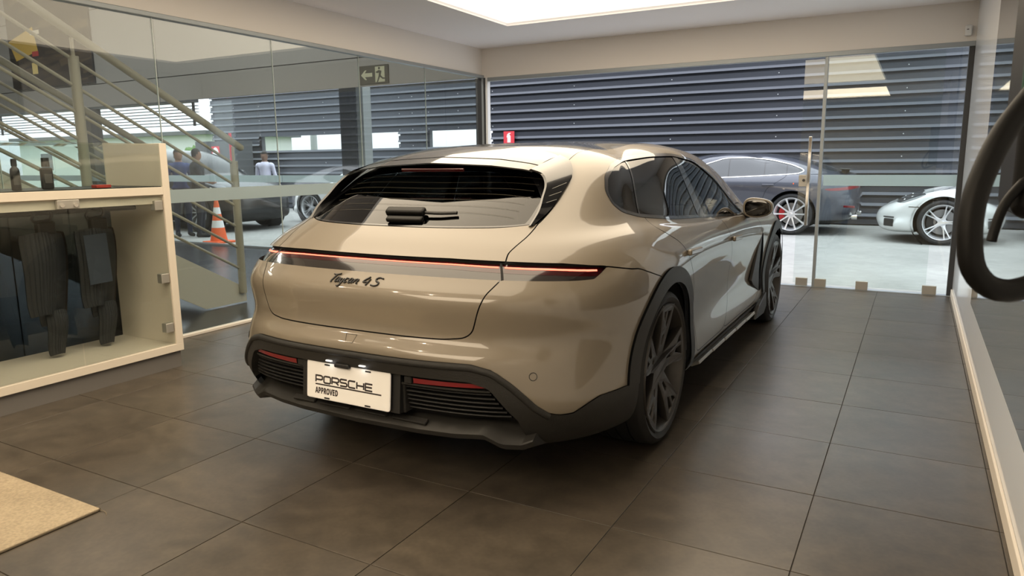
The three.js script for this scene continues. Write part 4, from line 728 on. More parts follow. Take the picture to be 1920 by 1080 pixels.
function hangingMat(z, label, ribbed, extra) {
  const h = thing('floor_mat_set', label, 'mats', [-2.48, 0, z], 0, 'rubber car mats hanging in the cabinet');
  const loop = [[0, 1.036, .02], [0, 1.056, -.01], [0, 1.055, -.045], [0, 1.03, -.068], [0, .995, -.06], [0, .985, -.02], [0, .985, .03], [0, 1.0, .042], [0, 1.036, .02]];
  part('hanger_loop', tube(loop, .0085, 50, 8), M.blackPlastic, h);
  part('hanger_clip', new RoundedBoxGeometry(.05, .075, .10, 3, .012).translate(.01, .945, -.02), M.blackPlastic, h);
  const mat = (x, z0, top, bot, w, lean, m, ribs, name) => {
    const NX = 24, NY = 30, pos = [], idx = [], uv = [];
    for (const s of [0, 1]) for (let j = 0; j <= NY; j++) for (let i = 0; i <= NX; i++) { const u = i / NX - .5, v = j / NY, edge = 1 - .12 * Math.pow(Math.abs(2 * v - 1), 6), wz = w * (1 - .28 * v) * edge; const rr = ribs ? .004 * (Math.sin(u * Math.PI * 30) > 0 ? 1 : 0) * (Math.abs(u) < .46 ? 1 : 0) : 0;
      pos.push(x + lean * v + .05 * Math.cos(u * 2.6) - .05 + .015 * Math.sin(v * 5) + (s ? -.010 : rr), top + (bot - top) * v - .05 * u * u, z0 + u * wz + .05 * v * (lean * 4)); uv.push(u * w, v * (top - bot)); }
    const n = (NX + 1) * (NY + 1), at = (s, j, i) => s * n + j * (NX + 1) + i;
    for (let j = 0; j < NY; j++) for (let i = 0; i < NX; i++) { idx.push(at(0, j, i), at(0, j, i + 1), at(0, j + 1, i), at(0, j, i + 1), at(0, j + 1, i + 1), at(0, j + 1, i)); idx.push(at(1, j, i), at(1, j + 1, i), at(1, j, i + 1), at(1, j, i + 1), at(1, j + 1, i), at(1, j + 1, i + 1)); }
    for (let j = 0; j < NY; j++) for (const i of [0, NX]) idx.push(at(0, j, i), at(0, j + 1, i), at(1, j, i), at(1, j, i), at(0, j + 1, i), at(1, j + 1, i));
    for (let i = 0; i < NX; i++) for (const j of [0, NY]) idx.push(at(0, j, i), at(1, j, i), at(0, j, i + 1), at(0, j, i + 1), at(1, j, i), at(1, j, i + 1));
    const g = new THREE.BufferGeometry(); g.setAttribute('position', new THREE.Float32BufferAttribute(pos, 3)); g.setAttribute('uv', new THREE.Float32BufferAttribute(uv, 2)); g.setIndex(idx); return part(name, toCreasedNormals(g, .5), m, h);
  };
  mat(.05, .035, .925, .445, .205, -.02, M.matRubber, ribbed, 'front_mat'); mat(.0, -.045, .915, .37, .20, -.03, M.matRubber, false, 'rear_mat'); mat(-.05, -.085, .92, .36, .20, -.03, M.matCloth, false, 'carpet_mat');
  mat(.0, -.05, .46, .185, .13, -.03, M.matRubber, true, 'grid_mat');
  if (extra) part('header_card', new THREE.BoxGeometry(.003, .30, .14).rotateX(.04).translate(.068, .74, .035), std({ color: lin(.045, .055, .075), roughness: .5 }), h);
}
hangingMat(.835, 'ribbed black rubber mats on a hanger, at the left in the cabinet', true, false);
hangingMat(.525, 'rubber mats with a slate card on a hanger, at the right in the cabinet', true, true);
{ // care bottles and the red tag on the cabinet shelf
  const b = thing('spray_bottle', 'slim black spray bottle on the cabinet shelf', 'bottle', [-2.33, 1.169, 1.01]);
  const prof = [[0, 0], [.021, 0], [.023, .004], [.023, .10], [.02, .115], [.012, .125], [.011, .13]].map(q => new THREE.Vector2(...q)); part('bottle_body', new THREE.LatheGeometry(prof, 28), M.cardBlack, b);
  part('spray_cap', new THREE.LatheGeometry([[.013, .128], [.014, .132], [.014, .16], [.012, .168], [0, .168]].map(q => new THREE.Vector2(...q)), 24), M.blackPlastic, b); part('bottle_label', new THREE.CylinderGeometry(.0234, .0234, .05, 28, 1, true, -.9, 1.8).rotateY(Math.PI / 2).translate(0, .055, 0), std({ color: lin(.05, .048, .045), roughness: .5 }), b);
  const c = thing('care_bottle', 'broad dark care bottle with a black cap on the cabinet shelf', 'bottle', [-2.33, 1.169, .848]);
  part('bottle_body', new RoundedBoxGeometry(.03, .12, .062, 4, .01).translate(0, .06, 0), M.cardBlack, c); part('bottle_cap', new THREE.CylinderGeometry(.019, .021, .05, 24).translate(0, .148, 0), M.blackPlastic, c); part('bottle_label', new RoundedBoxGeometry(.002, .05, .04, 1, .0008).translate(.0155, .06, 0), std({ color: lin(.07, .065, .06), roughness: .5 }), c);
  const r = thing('red_card_box', 'small flat red box at the cabinet shelf edge', 'box', [-2.27, 1.169, .58]); part('box_body', new RoundedBoxGeometry(.05, .018, .09, 2, .003).translate(0, .009, 0), M.redCard, r); part('box_lid_line', new THREE.BoxGeometry(.0515, .002, .0915).translate(0, .012, 0), std({ color: lin(.3, .03, .02), roughness: .5 }), r);
}
{ // rug corner
  const NX = 40, NZ = 40, g = new RoundedBoxGeometry(1.44, .009, 2.4, 3, .004); metreUV(g); const p = g.attributes.position; for (let i = 0; i < p.count; i++) p.setY(i, p.getY(i) + .0012 * noise2(p.getX(i) * 5, p.getZ(i) * 5));
  const r = thing('rug', 'beige woven rug corner on the dark floor tiles', 'rug', [-.722 - .72, .007, 1.668 + 1.2], 0); part('rug_pile', g, M.rug, r);
  part('rug_hem', mergeGeometries([box(-.722, .722, -.0052, .0042, -1.202, -1.19, .003), box(.71, .722, -.0052, .0042, -1.202, 1.202, .003)]), M.rug, r); part('loose_thread', tube([[.715, .0, -1.195], [.75, -.003, -1.2], [.775, -.005, -1.188]], .0015, 10, 5), M.rug, r);
}
{ // wall charger with its hanging cable, close to the camera on the right
  const ch = thing('wall_charger', 'black wall charger with a thick drooping cable on the right wall', 'charger', [0, 0, 0]);
  part('charger_body', new RoundedBoxGeometry(.23, .62, .26, 5, .025).translate(2.155, 1.50, 1.56), M.cable, ch);
  part('charger_edge', new RoundedBoxGeometry(.007, .40, .010, 2, .003).translate(2.0405, 1.60, 1.688), M.chargerGreen, ch);
  part('cable_holder', new RoundedBoxGeometry(.10, .06, .10, 3, .02).translate(2.215, 1.16, 1.62), M.cable, ch);
  part('charging_cable', tube([[2.19, 1.60, 1.66], [2.13, 1.54, 1.84], [2.06, 1.43, 1.98], [2.018, 1.367, 2.016], [1.992, 1.325, 2.039], [1.975, 1.282, 2.057], [1.964, 1.237, 2.072], [1.963, 1.191, 2.082], [1.970, 1.155, 2.085], [1.986, 1.135, 2.08], [2.007, 1.128, 2.07], [2.035, 1.134, 2.053], [2.09, 1.16, 2.0], [2.16, 1.18, 1.82], [2.205, 1.17, 1.64]], .0145, 120, 16), M.cable, ch);
  part('cable_tail', tube([[2.06, 1.26, 1.68], [2.030, 1.215, 1.70], [2.018, 1.168, 1.708], [2.016, 1.155, 1.711]], .008, 24, 8), M.cable, ch);
}
// ---------- forecourt ----------
struct('ground_forecourt', box(-34, 14, -.2, -.006, -30, ZB - .1), M.concrete);
struct('ground_kerb', box(-30, -3.0, -.006, .0, ZB - .22, ZB - .1), M.grout);
{ // dark corrugated fence
  const f = struct('wall_fence', null, null, 'dark horizontally corrugated metal fence behind the parked cars');
  const pitch = .2115, ZF = -12.75, shape = n => { const p = []; for (let k = 0; k < n; k++) { const y = k * pitch; p.push([y, 0], [y + .102, 0], [y + .1025, -.07], [y + .150, -.07], [y + .1505, .034], [y + .156, .038], [y + .2115, 0]); } return p; };
  const sheet = (n, L) => cached(`sheet${n}_${L}`, () => { const p = shape(n), pos = [], nor = [], uv = [], idx = []; for (let i = 0; i < p.length - 1; i++) { const [ya, za] = p[i], [yb, zb] = p[i + 1]; const b = pos.length / 3, l = Math.hypot(yb - ya, zb - za), ny = -(zb - za) / l, nz = (yb - ya) / l; for (const [x, y, z] of [[0, ya, za], [L, ya, za], [L, yb, zb], [0, yb, zb]]) { pos.push(x, y, z); nor.push(0, ny, nz); uv.push(x, y); } idx.push(b, b + 1, b + 2, b, b + 2, b + 3); } const g = new THREE.BufferGeometry(); g.setAttribute('position', new THREE.Float32BufferAttribute(pos, 3)); g.setAttribute('normal', new THREE.Float32BufferAttribute(nor, 3)); g.setAttribute('uv', new THREE.Float32BufferAttribute(uv, 2)); g.setIndex(idx); return g; });
  const xs = [-17.8, -15.7, -10.4, -9.44, -7.5, -2.97, 1.56, 6.09, 11], open = i => i === 1 || i === 3;    // two long slots are left open
  part('fence_backing', box(-17.8, 11, 0, 1.70, ZF - .22, ZF - .09), M.concreteDark, f); part('fence_backing', box(-17.8, 11, 2.14, 4.25, ZF - .22, ZF - .09), M.concreteDark, f);
  for (let i = 0; i < xs.length - 1; i++) { if (!open(i)) part('fence_backing', box(xs[i], xs[i + 1], 1.70, 2.14, ZF - .22, ZF - .09), M.concreteDark, f);
    for (let r = 0; r < 10; r++) { if (r === 4 && open(i)) continue; const L = +(xs[i + 1] - xs[i]).toFixed(3), m = part('fence_sheet', sheet(2, L), M.corrugated, f); m.position.set(xs[i], .02 + r * pitch * 2, ZF + (i % 2) * .003);
      for (const dx of [.05, L / 2]) { const s = part('screw', cached('screw', () => new THREE.SphereGeometry(.011, 8, 6)), M.screw, f); s.position.set(xs[i] + dx, .07 + r * pitch * 2, ZF + .004); } } }
  const sg = (x, y, z, w, h, label, name) => { const s = thing(name, label, 'sign', [x, y, z]); part('sign_board', new THREE.BoxGeometry(w, h, .006).translate(0, 0, .003), M.signRed, s);
    const b = new THREE.Shape(); [[-.2, -.42], [.2, -.42], [.2, .12], [.12, .2], [.06, .22], [.06, .28], [.22, .33], [.22, .38], [-.02, .38], [-.22, .26], [-.3, .02], [-.24, .0], [-.15, .2], [-.06, .25], [-.06, .22], [-.2, .12]].forEach((p, i) => i ? b.lineTo(p[0] * w * .75, p[1] * h * .95) : b.moveTo(p[0] * w * .75, p[1] * h * .95)); b.closePath(); part('extinguisher_symbol', new THREE.ExtrudeGeometry(b, { depth: .001, bevelEnabled: false }).translate(0, 0, .006), M.signWhite, s); };
  sg(-6.96, 1.90, ZF + .056, .30, .30, 'red sign with a white fire extinguisher on the dark fence', 'extinguisher_sign');
}
{ // sunshade louvres hung outside the hall
  const l = thing('sunshade_louvre', 'dark horizontal sunshade slats hanging outside the hall windows', 'louvre', [0, 0, 0]);
  for (let k = 0; k < 7; k++) part('slat', box(-15.4, -9.0, 1.985 + k * .053, 1.995 + k * .053, -5.42, -5.36, .002), M.darkSteel, l);
  for (const x of [-15.3, -12.2, -9.1]) part('bracket', box(x - .02, x + .02, 1.97, 2.42, -5.40, -5.37), M.darkSteel, l);
  part('head_beam', box(-15.4, -9.0, 2.36, 2.42, -5.42, -4.97), M.darkSteel, l);
}
{ // dark booth at the end of the fence with its notices
  struct('wall_booth', box(-17.3, -15.75, 0, 2.0, -12.5, -11.7), M.concreteDark, 'dark booth wall at the end of the fence');
  const s = thing('notice_sign', 'white oval notice with red border on the dark booth', 'sign', [-16.4, 1.62, -11.69]); part('sign_board', new THREE.BoxGeometry(.34, .46, .01), M.signRed, s); const e = new THREE.CircleGeometry(.2, 32); e.scale(.68, 1, 1); e.translate(0, 0, .006); part('sign_face', e, M.signWhite, s);
  const c = thing('hose_cabinet', 'red double-door hose cabinet on the dark booth', 'cabinet', [-16.35, 1.02, -11.7]); part('cabinet_body', new THREE.BoxGeometry(.95, .42, .14).translate(0, 0, .07), M.signRed, c); for (const x of [-.235, .235]) part('cabinet_door', new THREE.BoxGeometry(.44, .38, .012).translate(x, 0, .146), M.signRed, c);
}
{ // steel column outside the hall
  const c = thing('steel_column', 'dark steel column standing between the hall glass and the fence', 'column', [-6.35, 0, -6.3]); part('column_core', box(-.17, .17, 0, 3.1, -.12, .12, .01), M.darkSteel, c); part('column_face', box(.175, .32, 0, 3.1, -.10, .10, .006), M.claddingGrey, c);
}
// ---------- parked cars ----------
const SEDAN_ROWS = [
  { z0: 0, Z: .82, n: 3.2, yc: .22, z1: -2.95, ZF: -3.75, nf: 3, yf: .18, W: same(7, .80), Y: same(7, .19) },
  { z0: 0, Z: .95, n: 3.2, yc: .30, z1: -2.95, ZF: -3.86, nf: 3, yf: .22, W: [.935, .925, .92, .92, .92, .925, .935], Y: same(7, .24) },
  { z0: 0, Z: 1.02, n: 3.2, yc: .42, z1: -2.95, ZF: -3.9, nf: 2.9, yf: .33, W: [.962, .945, .935, .932, .934, .942, .96], Y: same(7, .35) },
  { z0: 0, Z: 1.045, n: 3.1, yc: .54, z1: -2.95, ZF: -3.91, nf: 2.8, yf: .44, W: [.966, .935, .915, .91, .915, .935, .963], Y: same(7, .47) },
  { z0: 0, Z: 1.04, n: 3.1, yc: .66, z1: -2.95, ZF: -3.88, nf: 2.7, yf: .56, W: [.968, .94, .918, .912, .918, .94, .964], Y: same(7, .59) },
  { z0: 0, Z: 1.02, n: 3.1, yc: .78, z1: -2.95, ZF: -3.82, nf: 2.6, yf: .66, W: [.968, .952, .935, .925, .927, .943, .962], Y: same(7, .70) },
  { z0: 0, Z: 1.0, n: 3.0, yc: .88, z1: -2.95, ZF: -3.72, nf: 2.5, yf: .74, W: [.962, .955, .942, .934, .934, .942, .954], Y: [.80, .80, .79, .785, .78, .78, .78] },
  { z0: 0, Z: .97, n: 2.9, yc: .96, z1: -2.95, ZF: -3.55, nf: 2.5, yf: .80, W: [.945, .945, .937, .93, .928, .93, .938], Y: [.88, .875, .865, .855, .85, .845, .84] },
  { z0: 0, Z: .93, n: 2.8, yc: 1.02, z1: -2.9, ZF: -3.3, nf: 2.4, yf: .86, W: [.90, .91, .91, .905, .895, .888, .875], Y: [.97, .955, .94, .93, .92, .91, .905] },
  { z0: 0, Z: .82, n: 2.6, yc: 1.065, z1: -2.1, ZF: -2.72, nf: 2.5, yf: .965, W: [.79, .835, .86, .866, .868, .866, .86], Y: [1.06, 1.03, 1.01, .995, .98, .965, .955] },
  { z0: -.3, Z: .38, n: 2.6, yc: 1.21, z1: -2.0, ZF: -2.42, nf: 2.5, yf: 1.14, W: [.73, .765, .782, .79, .79, .785, .77], Y: [1.19, 1.19, 1.185, 1.175, 1.16, 1.13, 1.095] },
  { z0: -.55, Z: -.02, n: 2.6, yc: 1.325, z1: -1.78, ZF: -2.05, nf: 2.6, yf: 1.295, W: [.62, .66, .68, .684, .68, .672, .66], Y: [1.315, 1.335, 1.345, 1.345, 1.332, 1.312, 1.272] },
  { z0: -.7, Z: -.36, n: 2.7, yc: 1.385, z1: -1.62, ZF: -1.8, nf: 2.8, yf: 1.37, W: [.5, .54, .555, .56, .555, .55, .54], Y: [1.375, 1.39, 1.398, 1.398, 1.385, 1.37, 1.345] },
  { z0: -.8, Z: -.6, n: 2.7, yc: 1.41, z1: -1.45, ZF: -1.57, nf: 2.8, yf: 1.405, W: [.28, .3, .31, .315, .31, .31, .305], Y: [1.408, 1.415, 1.42, 1.42, 1.415, 1.408, 1.4] },
  { z0: -.85, Z: -.7, n: 2.7, yc: 1.415, z1: -1.3, ZF: -1.4, nf: 2.8, yf: 1.415, W: same(7, 0), Y: [1.416, 1.42, 1.424, 1.425, 1.424, 1.42, 1.415] },
];
const scaleRows = (rows, sx, sy, sz) => rows.map(r => ({ ...r, z0: r.z0 * sz, Z: r.Z * sz, z1: r.z1 * sz, ZF: r.ZF * sz, yc: r.yc * sy, yf: r.yf * sy, W: r.W.map(w => w * sx), Y: r.Y.map(y => y * sy) }));
function parkedCar(o) {
  const car = thing(o.name, o.label, 'car', o.at, o.turn), B = bodyGrid(o.rows, 9, 8), wb = o.wheelbase, ra = o.wheel.R + .05;
  let T = clip(B.T, v => v[0] < .45 ? 1 : Math.min(Math.hypot(v[2], v[1] - o.wheel.R), Math.hypot(v[2] + wb, v[1] - o.wheel.R)) - ra)[1];
  let win, top, rest, head, tail, low; const inWin = v => v[0] < .45 || v[1] < .6 ? 1 : sdPoly(v[2], v[1], o.win), inTop = v => v[1] < .6 ? 1 : Math.min(...o.tops.map(p => sdPoly(v[0], v[2], p)));
  [win, rest] = clip(T, v => inWin(v) - .014); [top, rest] = clip(rest, inTop);
  [low, rest] = clip(rest, v => v[1] - (o.sill ?? .27));
  head = []; if (o.head) [head, rest] = clip(rest, v => v[2] > -wb + .4 ? 1 : sdPoly(v[2], v[1], o.head));
  tail = []; if (o.tail) [tail, rest] = clip(rest, v => v[2] < .2 ? 1 : sdPoly(v[0], v[1], o.tail));
  const shell = rest; let doors = []; for (const d of o.doors) { const f = v => v[0] < .45 ? 1 : sdPoly(v[2], v[1], d); const [a, b] = clip(rest, f); doors.push(clip(a, v => f(v) + .003)[0]); rest = clip(b, v => f(v) - .003)[1]; }
  part('body_shell', triGeometry(rest), o.paint, car); part('inner_shell', triGeometry(shell, -.015), M.darkCavity, car); part('lower_trim', triGeometry(low, .002), o.lowMat ?? M.blackPlastic, car);
  for (const d of doors) for (const s of [1, -1]) { const g = triGeometry(d, 0, false), q = part('door', s > 0 ? g : mirrorX(g), o.paint, car); const c = d.reduce((m, t) => { m[0] = Math.max(m[0], t[0][2]); return m; }, [-9]); const hz = c[0] - (o.handleIn ?? .28), hy = o.handleY ?? .84, h = castAlong(B.T, [3, hy, hz], [-1, 0, 0]); if (h) part('door_handle', new RoundedBoxGeometry(.03, .03, .2, 2, .01).translate(s * (h[0] + .012), hy, hz), o.paint, q); }
  const [pane, ring] = clip(win, inWin);
  for (const s of [1, -1]) { const mk = (n, t, m, off) => { const g = triGeometry(t, off, false); return part(n, s > 0 ? g : mirrorX(g), m, car); }; let left = pane; for (const z of o.pillars) { const [f, b] = clip(left, v => v[2] - z + .03 * (v[1] - 1)); mk('side_window', clip(b, v => v[2] - z + .03 * (v[1] - 1) - .02)[1], o.glass ?? M.darkWindow, -.004); left = f; mk('window_pillar', clip(b, v => v[2] - z + .03 * (v[1] - 1) - .02)[0], M.glossBlack, -.003); } mk('side_window', left, o.glass ?? M.darkWindow, -.004); mk('window_trim', ring, o.trim ?? M.glossBlack, .004); }
  part('roof_glass', triGeometry(top, -.001), o.glass ?? M.darkWindow, car);
  if (head.length) for (const s of [1, -1]) { const g = triGeometry(head, .002, false), l = part('headlight', s > 0 ? g : mirrorX(g), M.lampClear, car); const cs = head.map(t => t[0]).sort((a, b) => a[2] - b[2]); for (const f of [.35, .65]) { const c = cs[Math.floor(cs.length * f)]; part('lamp_lens', new THREE.SphereGeometry(.026, 16, 10).translate(s * (c[0] - c[3] * .016), c[1] - c[4] * .016, c[2] - c[5] * .016), M.chrome, l); } }
  if (tail.length) { part('tail_light', triGeometry(tail, .002), M.redReflector, car); }
  for (const z of [0, -wb]) for (const s of [1, -1]) { makeWheel(car, [s * o.halfTrack, o.wheel.R, z], s, o.wheel); const well = new THREE.CylinderGeometry(ra + .03, ra + .03, .34, 32, 1, true, 0, Math.PI); well.rotateZ(Math.PI / 2); well.rotateX(-Math.PI / 2); well.translate(s * (o.halfTrack - .19), o.wheel.R, z); part('wheel_well', well, M.wellBlack, car); const wall = new THREE.CircleGeometry(ra + .05, 32, 0, Math.PI); wall.rotateY(Math.PI / 2); wall.translate(s * (o.halfTrack - .36), o.wheel.R - .02, z); part('wheel_well', wall, M.wellBlack, car); }
  part('underbody', new THREE.BoxGeometry(1.3, .08, wb + 1.2).translate(0, .21 * (o.rows === SEDAN_ROWS ? 1 : 1), -wb / 2), M.darkCavity, car);
  for (const s of [1, -1]) { const m = new THREE.SphereGeometry(1, 20, 14).scale(.10, .06, .07).translate(s * (o.halfTrack + .04), o.mirrorY, o.mirrorZ); part('door_mirror', m, o.paint, car); }
  if (o.extra) o.extra(car, B);
  return car;
}
M.darkWindow = phy({ color: lin(.03, .034, .038), roughness: .05, clearcoat: 1, clearcoatRoughness: .01 });
const silver20 = { R: .358, rim: .282, w: .27, style: 'multi', spokes: multiSpokes, mat: M.wheelSilver, rimMat: M.wheelSilver, caliperMat: M.caliperRed, caliper: Math.PI };
const rp = roundPoly;
parkedCar({ name: 'saloon_car', label: 'slate grey fastback saloon parked by the fence, left of the sliding leaf', at: [.02, 0, -11.17], turn: Math.PI / 2, rows: SEDAN_ROWS, wheelbase: 2.95, wheel: silver20, halfTrack: .95, paint: M.paintSlate, trim: M.chrome, sill: .26, mirrorY: 1.0, mirrorZ: -2.0, handleY: .86,
  win: rp([[.17, 1.105, .6], [-.05, 1.20, .5], [-.4, 1.285, .5], [-.8, 1.33, .4], [-1.2, 1.325, .4], [-1.55, 1.22, .4], [-1.9, 1.02, .3], [-2.03, .96, .4], [-1.4, .985, .3], [-.6, 1.02, .4], [.05, 1.055, .5]]), pillars: [-.13, -.5, -1.12], tops: [rp([[-1, .74, 0], [.5, .66, .4], [.56, .5, .4], [.45, 0, .4], [.4, -.28, .4], [-1, -.3, 0]]), rp([[-1, -1.86, 0], [.58, -1.84, .3], [.74, -2.35, .3], [.6, -2.63, .3], [-1, -2.74, 0]])],
  tail: rp([[-1, .86, 0], [.5, .855, .3], [.93, .80, .4], [.9, .76, .4], [.5, .80, .3], [-1, .80, 0]]),
  doors: [rp([[-.1, 1.2, 0], [-.12, 1.0, .3], [-.42, .8, .4], [-.55, .45, .4], [-.56, .3, .3], [-1.25, .3, .3], [-1.28, .7, .3], [-1.1, 1.2, 0]]), rp([[-1.1, 1.2, 0], [-1.28, .7, .3], [-1.25, .3, .3], [-2.25, .3, .3], [-2.4, .6, .3], [-2.2, .98, 0]])],
  extra: (car, B) => { for (const s of [1, -1]) { part('tail_pipe', new THREE.CylinderGeometry(.045, .045, .09, 20).rotateX(Math.PI / 2).translate(s * .52, .31, .98), M.chrome, car); part('reflector', new RoundedBoxGeometry(.02, .035, .34, 2, .006).rotateY(s * .62).translate(s * .80, .50, .86), M.redReflector, car); for (const z of [.02, .17]) { const h = castAlong(B.T, [3, .88, z], [-1, 0, 0]); part('side_marker', new THREE.BoxGeometry(.004, .035, .018).translate(s * h[0], .88, z), M.coneOrange, car); } } part('rear_wing', new RoundedBoxGeometry(1.15, .025, .17, 3, .01).rotateX(.04).translate(0, 1.125, .79), M.glossBlack, car); for (const s of [1, -1]) part('wing_strut', new THREE.BoxGeometry(.04, .08, .06).translate(s * .4, 1.08, .76), M.glossBlack, car); } });
const SPORT = scaleRows(SEDAN_ROWS, .93, .895, .839);
[[-3.2, .15], [-3.32, .19], [-3.37, .26], [-3.40, .34], [-3.39, .42], [-3.35, .49], [-3.27, .555], [-3.13, .615], [-2.92, .68]].forEach(([z, y], i) => Object.assign(SPORT[i], { ZF: z, yf: y, nf: i < 3 ? 2.8 : 2.35 }));
const sport = { rows: SPORT, wheelbase: 2.475, wheel: { ...silver20, R: .34, rim: .262, style: 'ten', spokes: tenSpokes, caliperMat: M.blackPlastic }, halfTrack: .885, paint: M.paintWhite, sill: .20, lowMat: M.paintWhite, mirrorY: .92, mirrorZ: -1.6, handleY: .76,
  win: rp([[-.35, 1.0, .5], [-.6, 1.12, .5], [-.95, 1.17, .4], [-1.25, 1.10, .4], [-1.65, .88, .3], [-1.4, .87, .3], [-.6, .91, .4]]), pillars: [-.75], tops: [rp([[-1, .5, 0], [.4, .45, .4], [.42, -.2, .4], [-1, -.3, 0]]), rp([[-1, -1.56, 0], [.53, -1.54, .3], [.66, -1.97, .3], [.55, -2.2, .3], [-1, -2.3, 0]])],
  head: rp([[-2.70, .755, .5], [-2.78, .785, .4], [-3.02, .70, .5], [-3.12, .625, .6], [-3.02, .615, .5], [-2.84, .685, .5]]), doors: [rp([[-.6, 1.0, 0], [-.72, .7, .3], [-.7, .3, .3], [-1.75, .28, .3], [-1.95, .55, .3], [-1.75, .87, 0]])],
  extra: (car, B) => { for (const s of [1, -1]) { const q = (z, y) => castAlong(B.T, [3, y, z], [-1, 0, 0]), a = q(-3.2, .31); if (!a) continue; const ig = part('air_intake', new RoundedBoxGeometry(.03, .12, .20, 3, .02).rotateY(s > 0 ? Math.atan2(-a[5], a[3]) : -Math.atan2(-a[5], a[3])).translate(s * (a[0] - a[3] * .004), .31, a[2] - a[5] * .004), M.blackPlastic, car); part('intake_strip', new RoundedBoxGeometry(.02, .02, .22, 2, .006).rotateY(s > 0 ? Math.atan2(-a[5], a[3]) : -Math.atan2(-a[5], a[3])).translate(s * (a[0] - a[3] * .002), .395, a[2]), M.blackPlastic, ig); const b = q(-2.86, .565); part('turn_signal', new RoundedBoxGeometry(.008, .02, .16, 2, .004).rotateY(s > 0 ? Math.atan2(-b[5], b[3]) : -Math.atan2(-b[5], b[3])).translate(s * b[0], .565, b[2]), M.chrome, car); } } };
parkedCar({ ...sport, name: 'sports_car', label: 'white sports coupe seen through the fixed glass pane, nose towards the saloon', at: [4.755, 0, -10.33], turn: Math.PI / 2 });
parkedCar({ ...sport, name: 'sports_car', label: 'white coupe outside the hall, half hidden behind the beige estate', at: [-9.95 + 2.475, 0, -9.75], turn: Math.PI / 2 });
const SUVR = scaleRows(TOURER_ROWS, 1.0, 1.15, 1.0).map((r, i) => i === 0 ? r : r);
parkedCar({ name: 'off_roader', label: 'black off-roader parked outside the hall behind the traffic cone', at: [-13.35, 0, -7.25], turn: -Math.PI / 2, rows: SUVR, wheelbase: 2.9, wheel: { ...silver20, R: .375, mat: M.wheelSilver, caliperMat: M.blackPlastic }, halfTrack: .955, paint: M.paintBlack, glass: M.smokedWindow, sill: .36, mirrorY: 1.13, mirrorZ: -2.0, handleY: .98,
  win: rp([[.12, 1.3, .6], [-.1, 1.45, .5], [-.85, 1.51, .4], [-1.2, 1.47, .4], [-1.53, 1.35, .4], [-1.98, 1.08, .4], [-1, 1.13, .4], [-.03, 1.2, .4]]), pillars: [-.2, -.95], tops: [rp([[-1, .72, 0], [.54, .65, .4], [.55, .4, .4], [-1, .25, 0]]), rp([[-1, -1.84, 0], [.6, -1.82, .3], [.74, -2.35, .3], [.6, -2.63, .3], [-1, -2.72, 0]])],
  head: rp([[-3.22, .93, .4], [-3.45, .9, .4], [-3.62, .80, .5], [-3.6, .70, .5], [-3.4, .76, .4]]), doors: [rp([[-.1, 1.3, 0], [-.3, 1.05, .3], [-.5, .6, .3], [-.55, .4, .3], [-1.3, .4, .3], [-1.35, .8, .3], [-1.15, 1.3, 0]]), rp([[-1.15, 1.3, 0], [-1.35, .8, .3], [-1.3, .4, .3], [-2.3, .4, .3], [-2.4, .7, .3], [-2.1, 1.12, 0]])] });
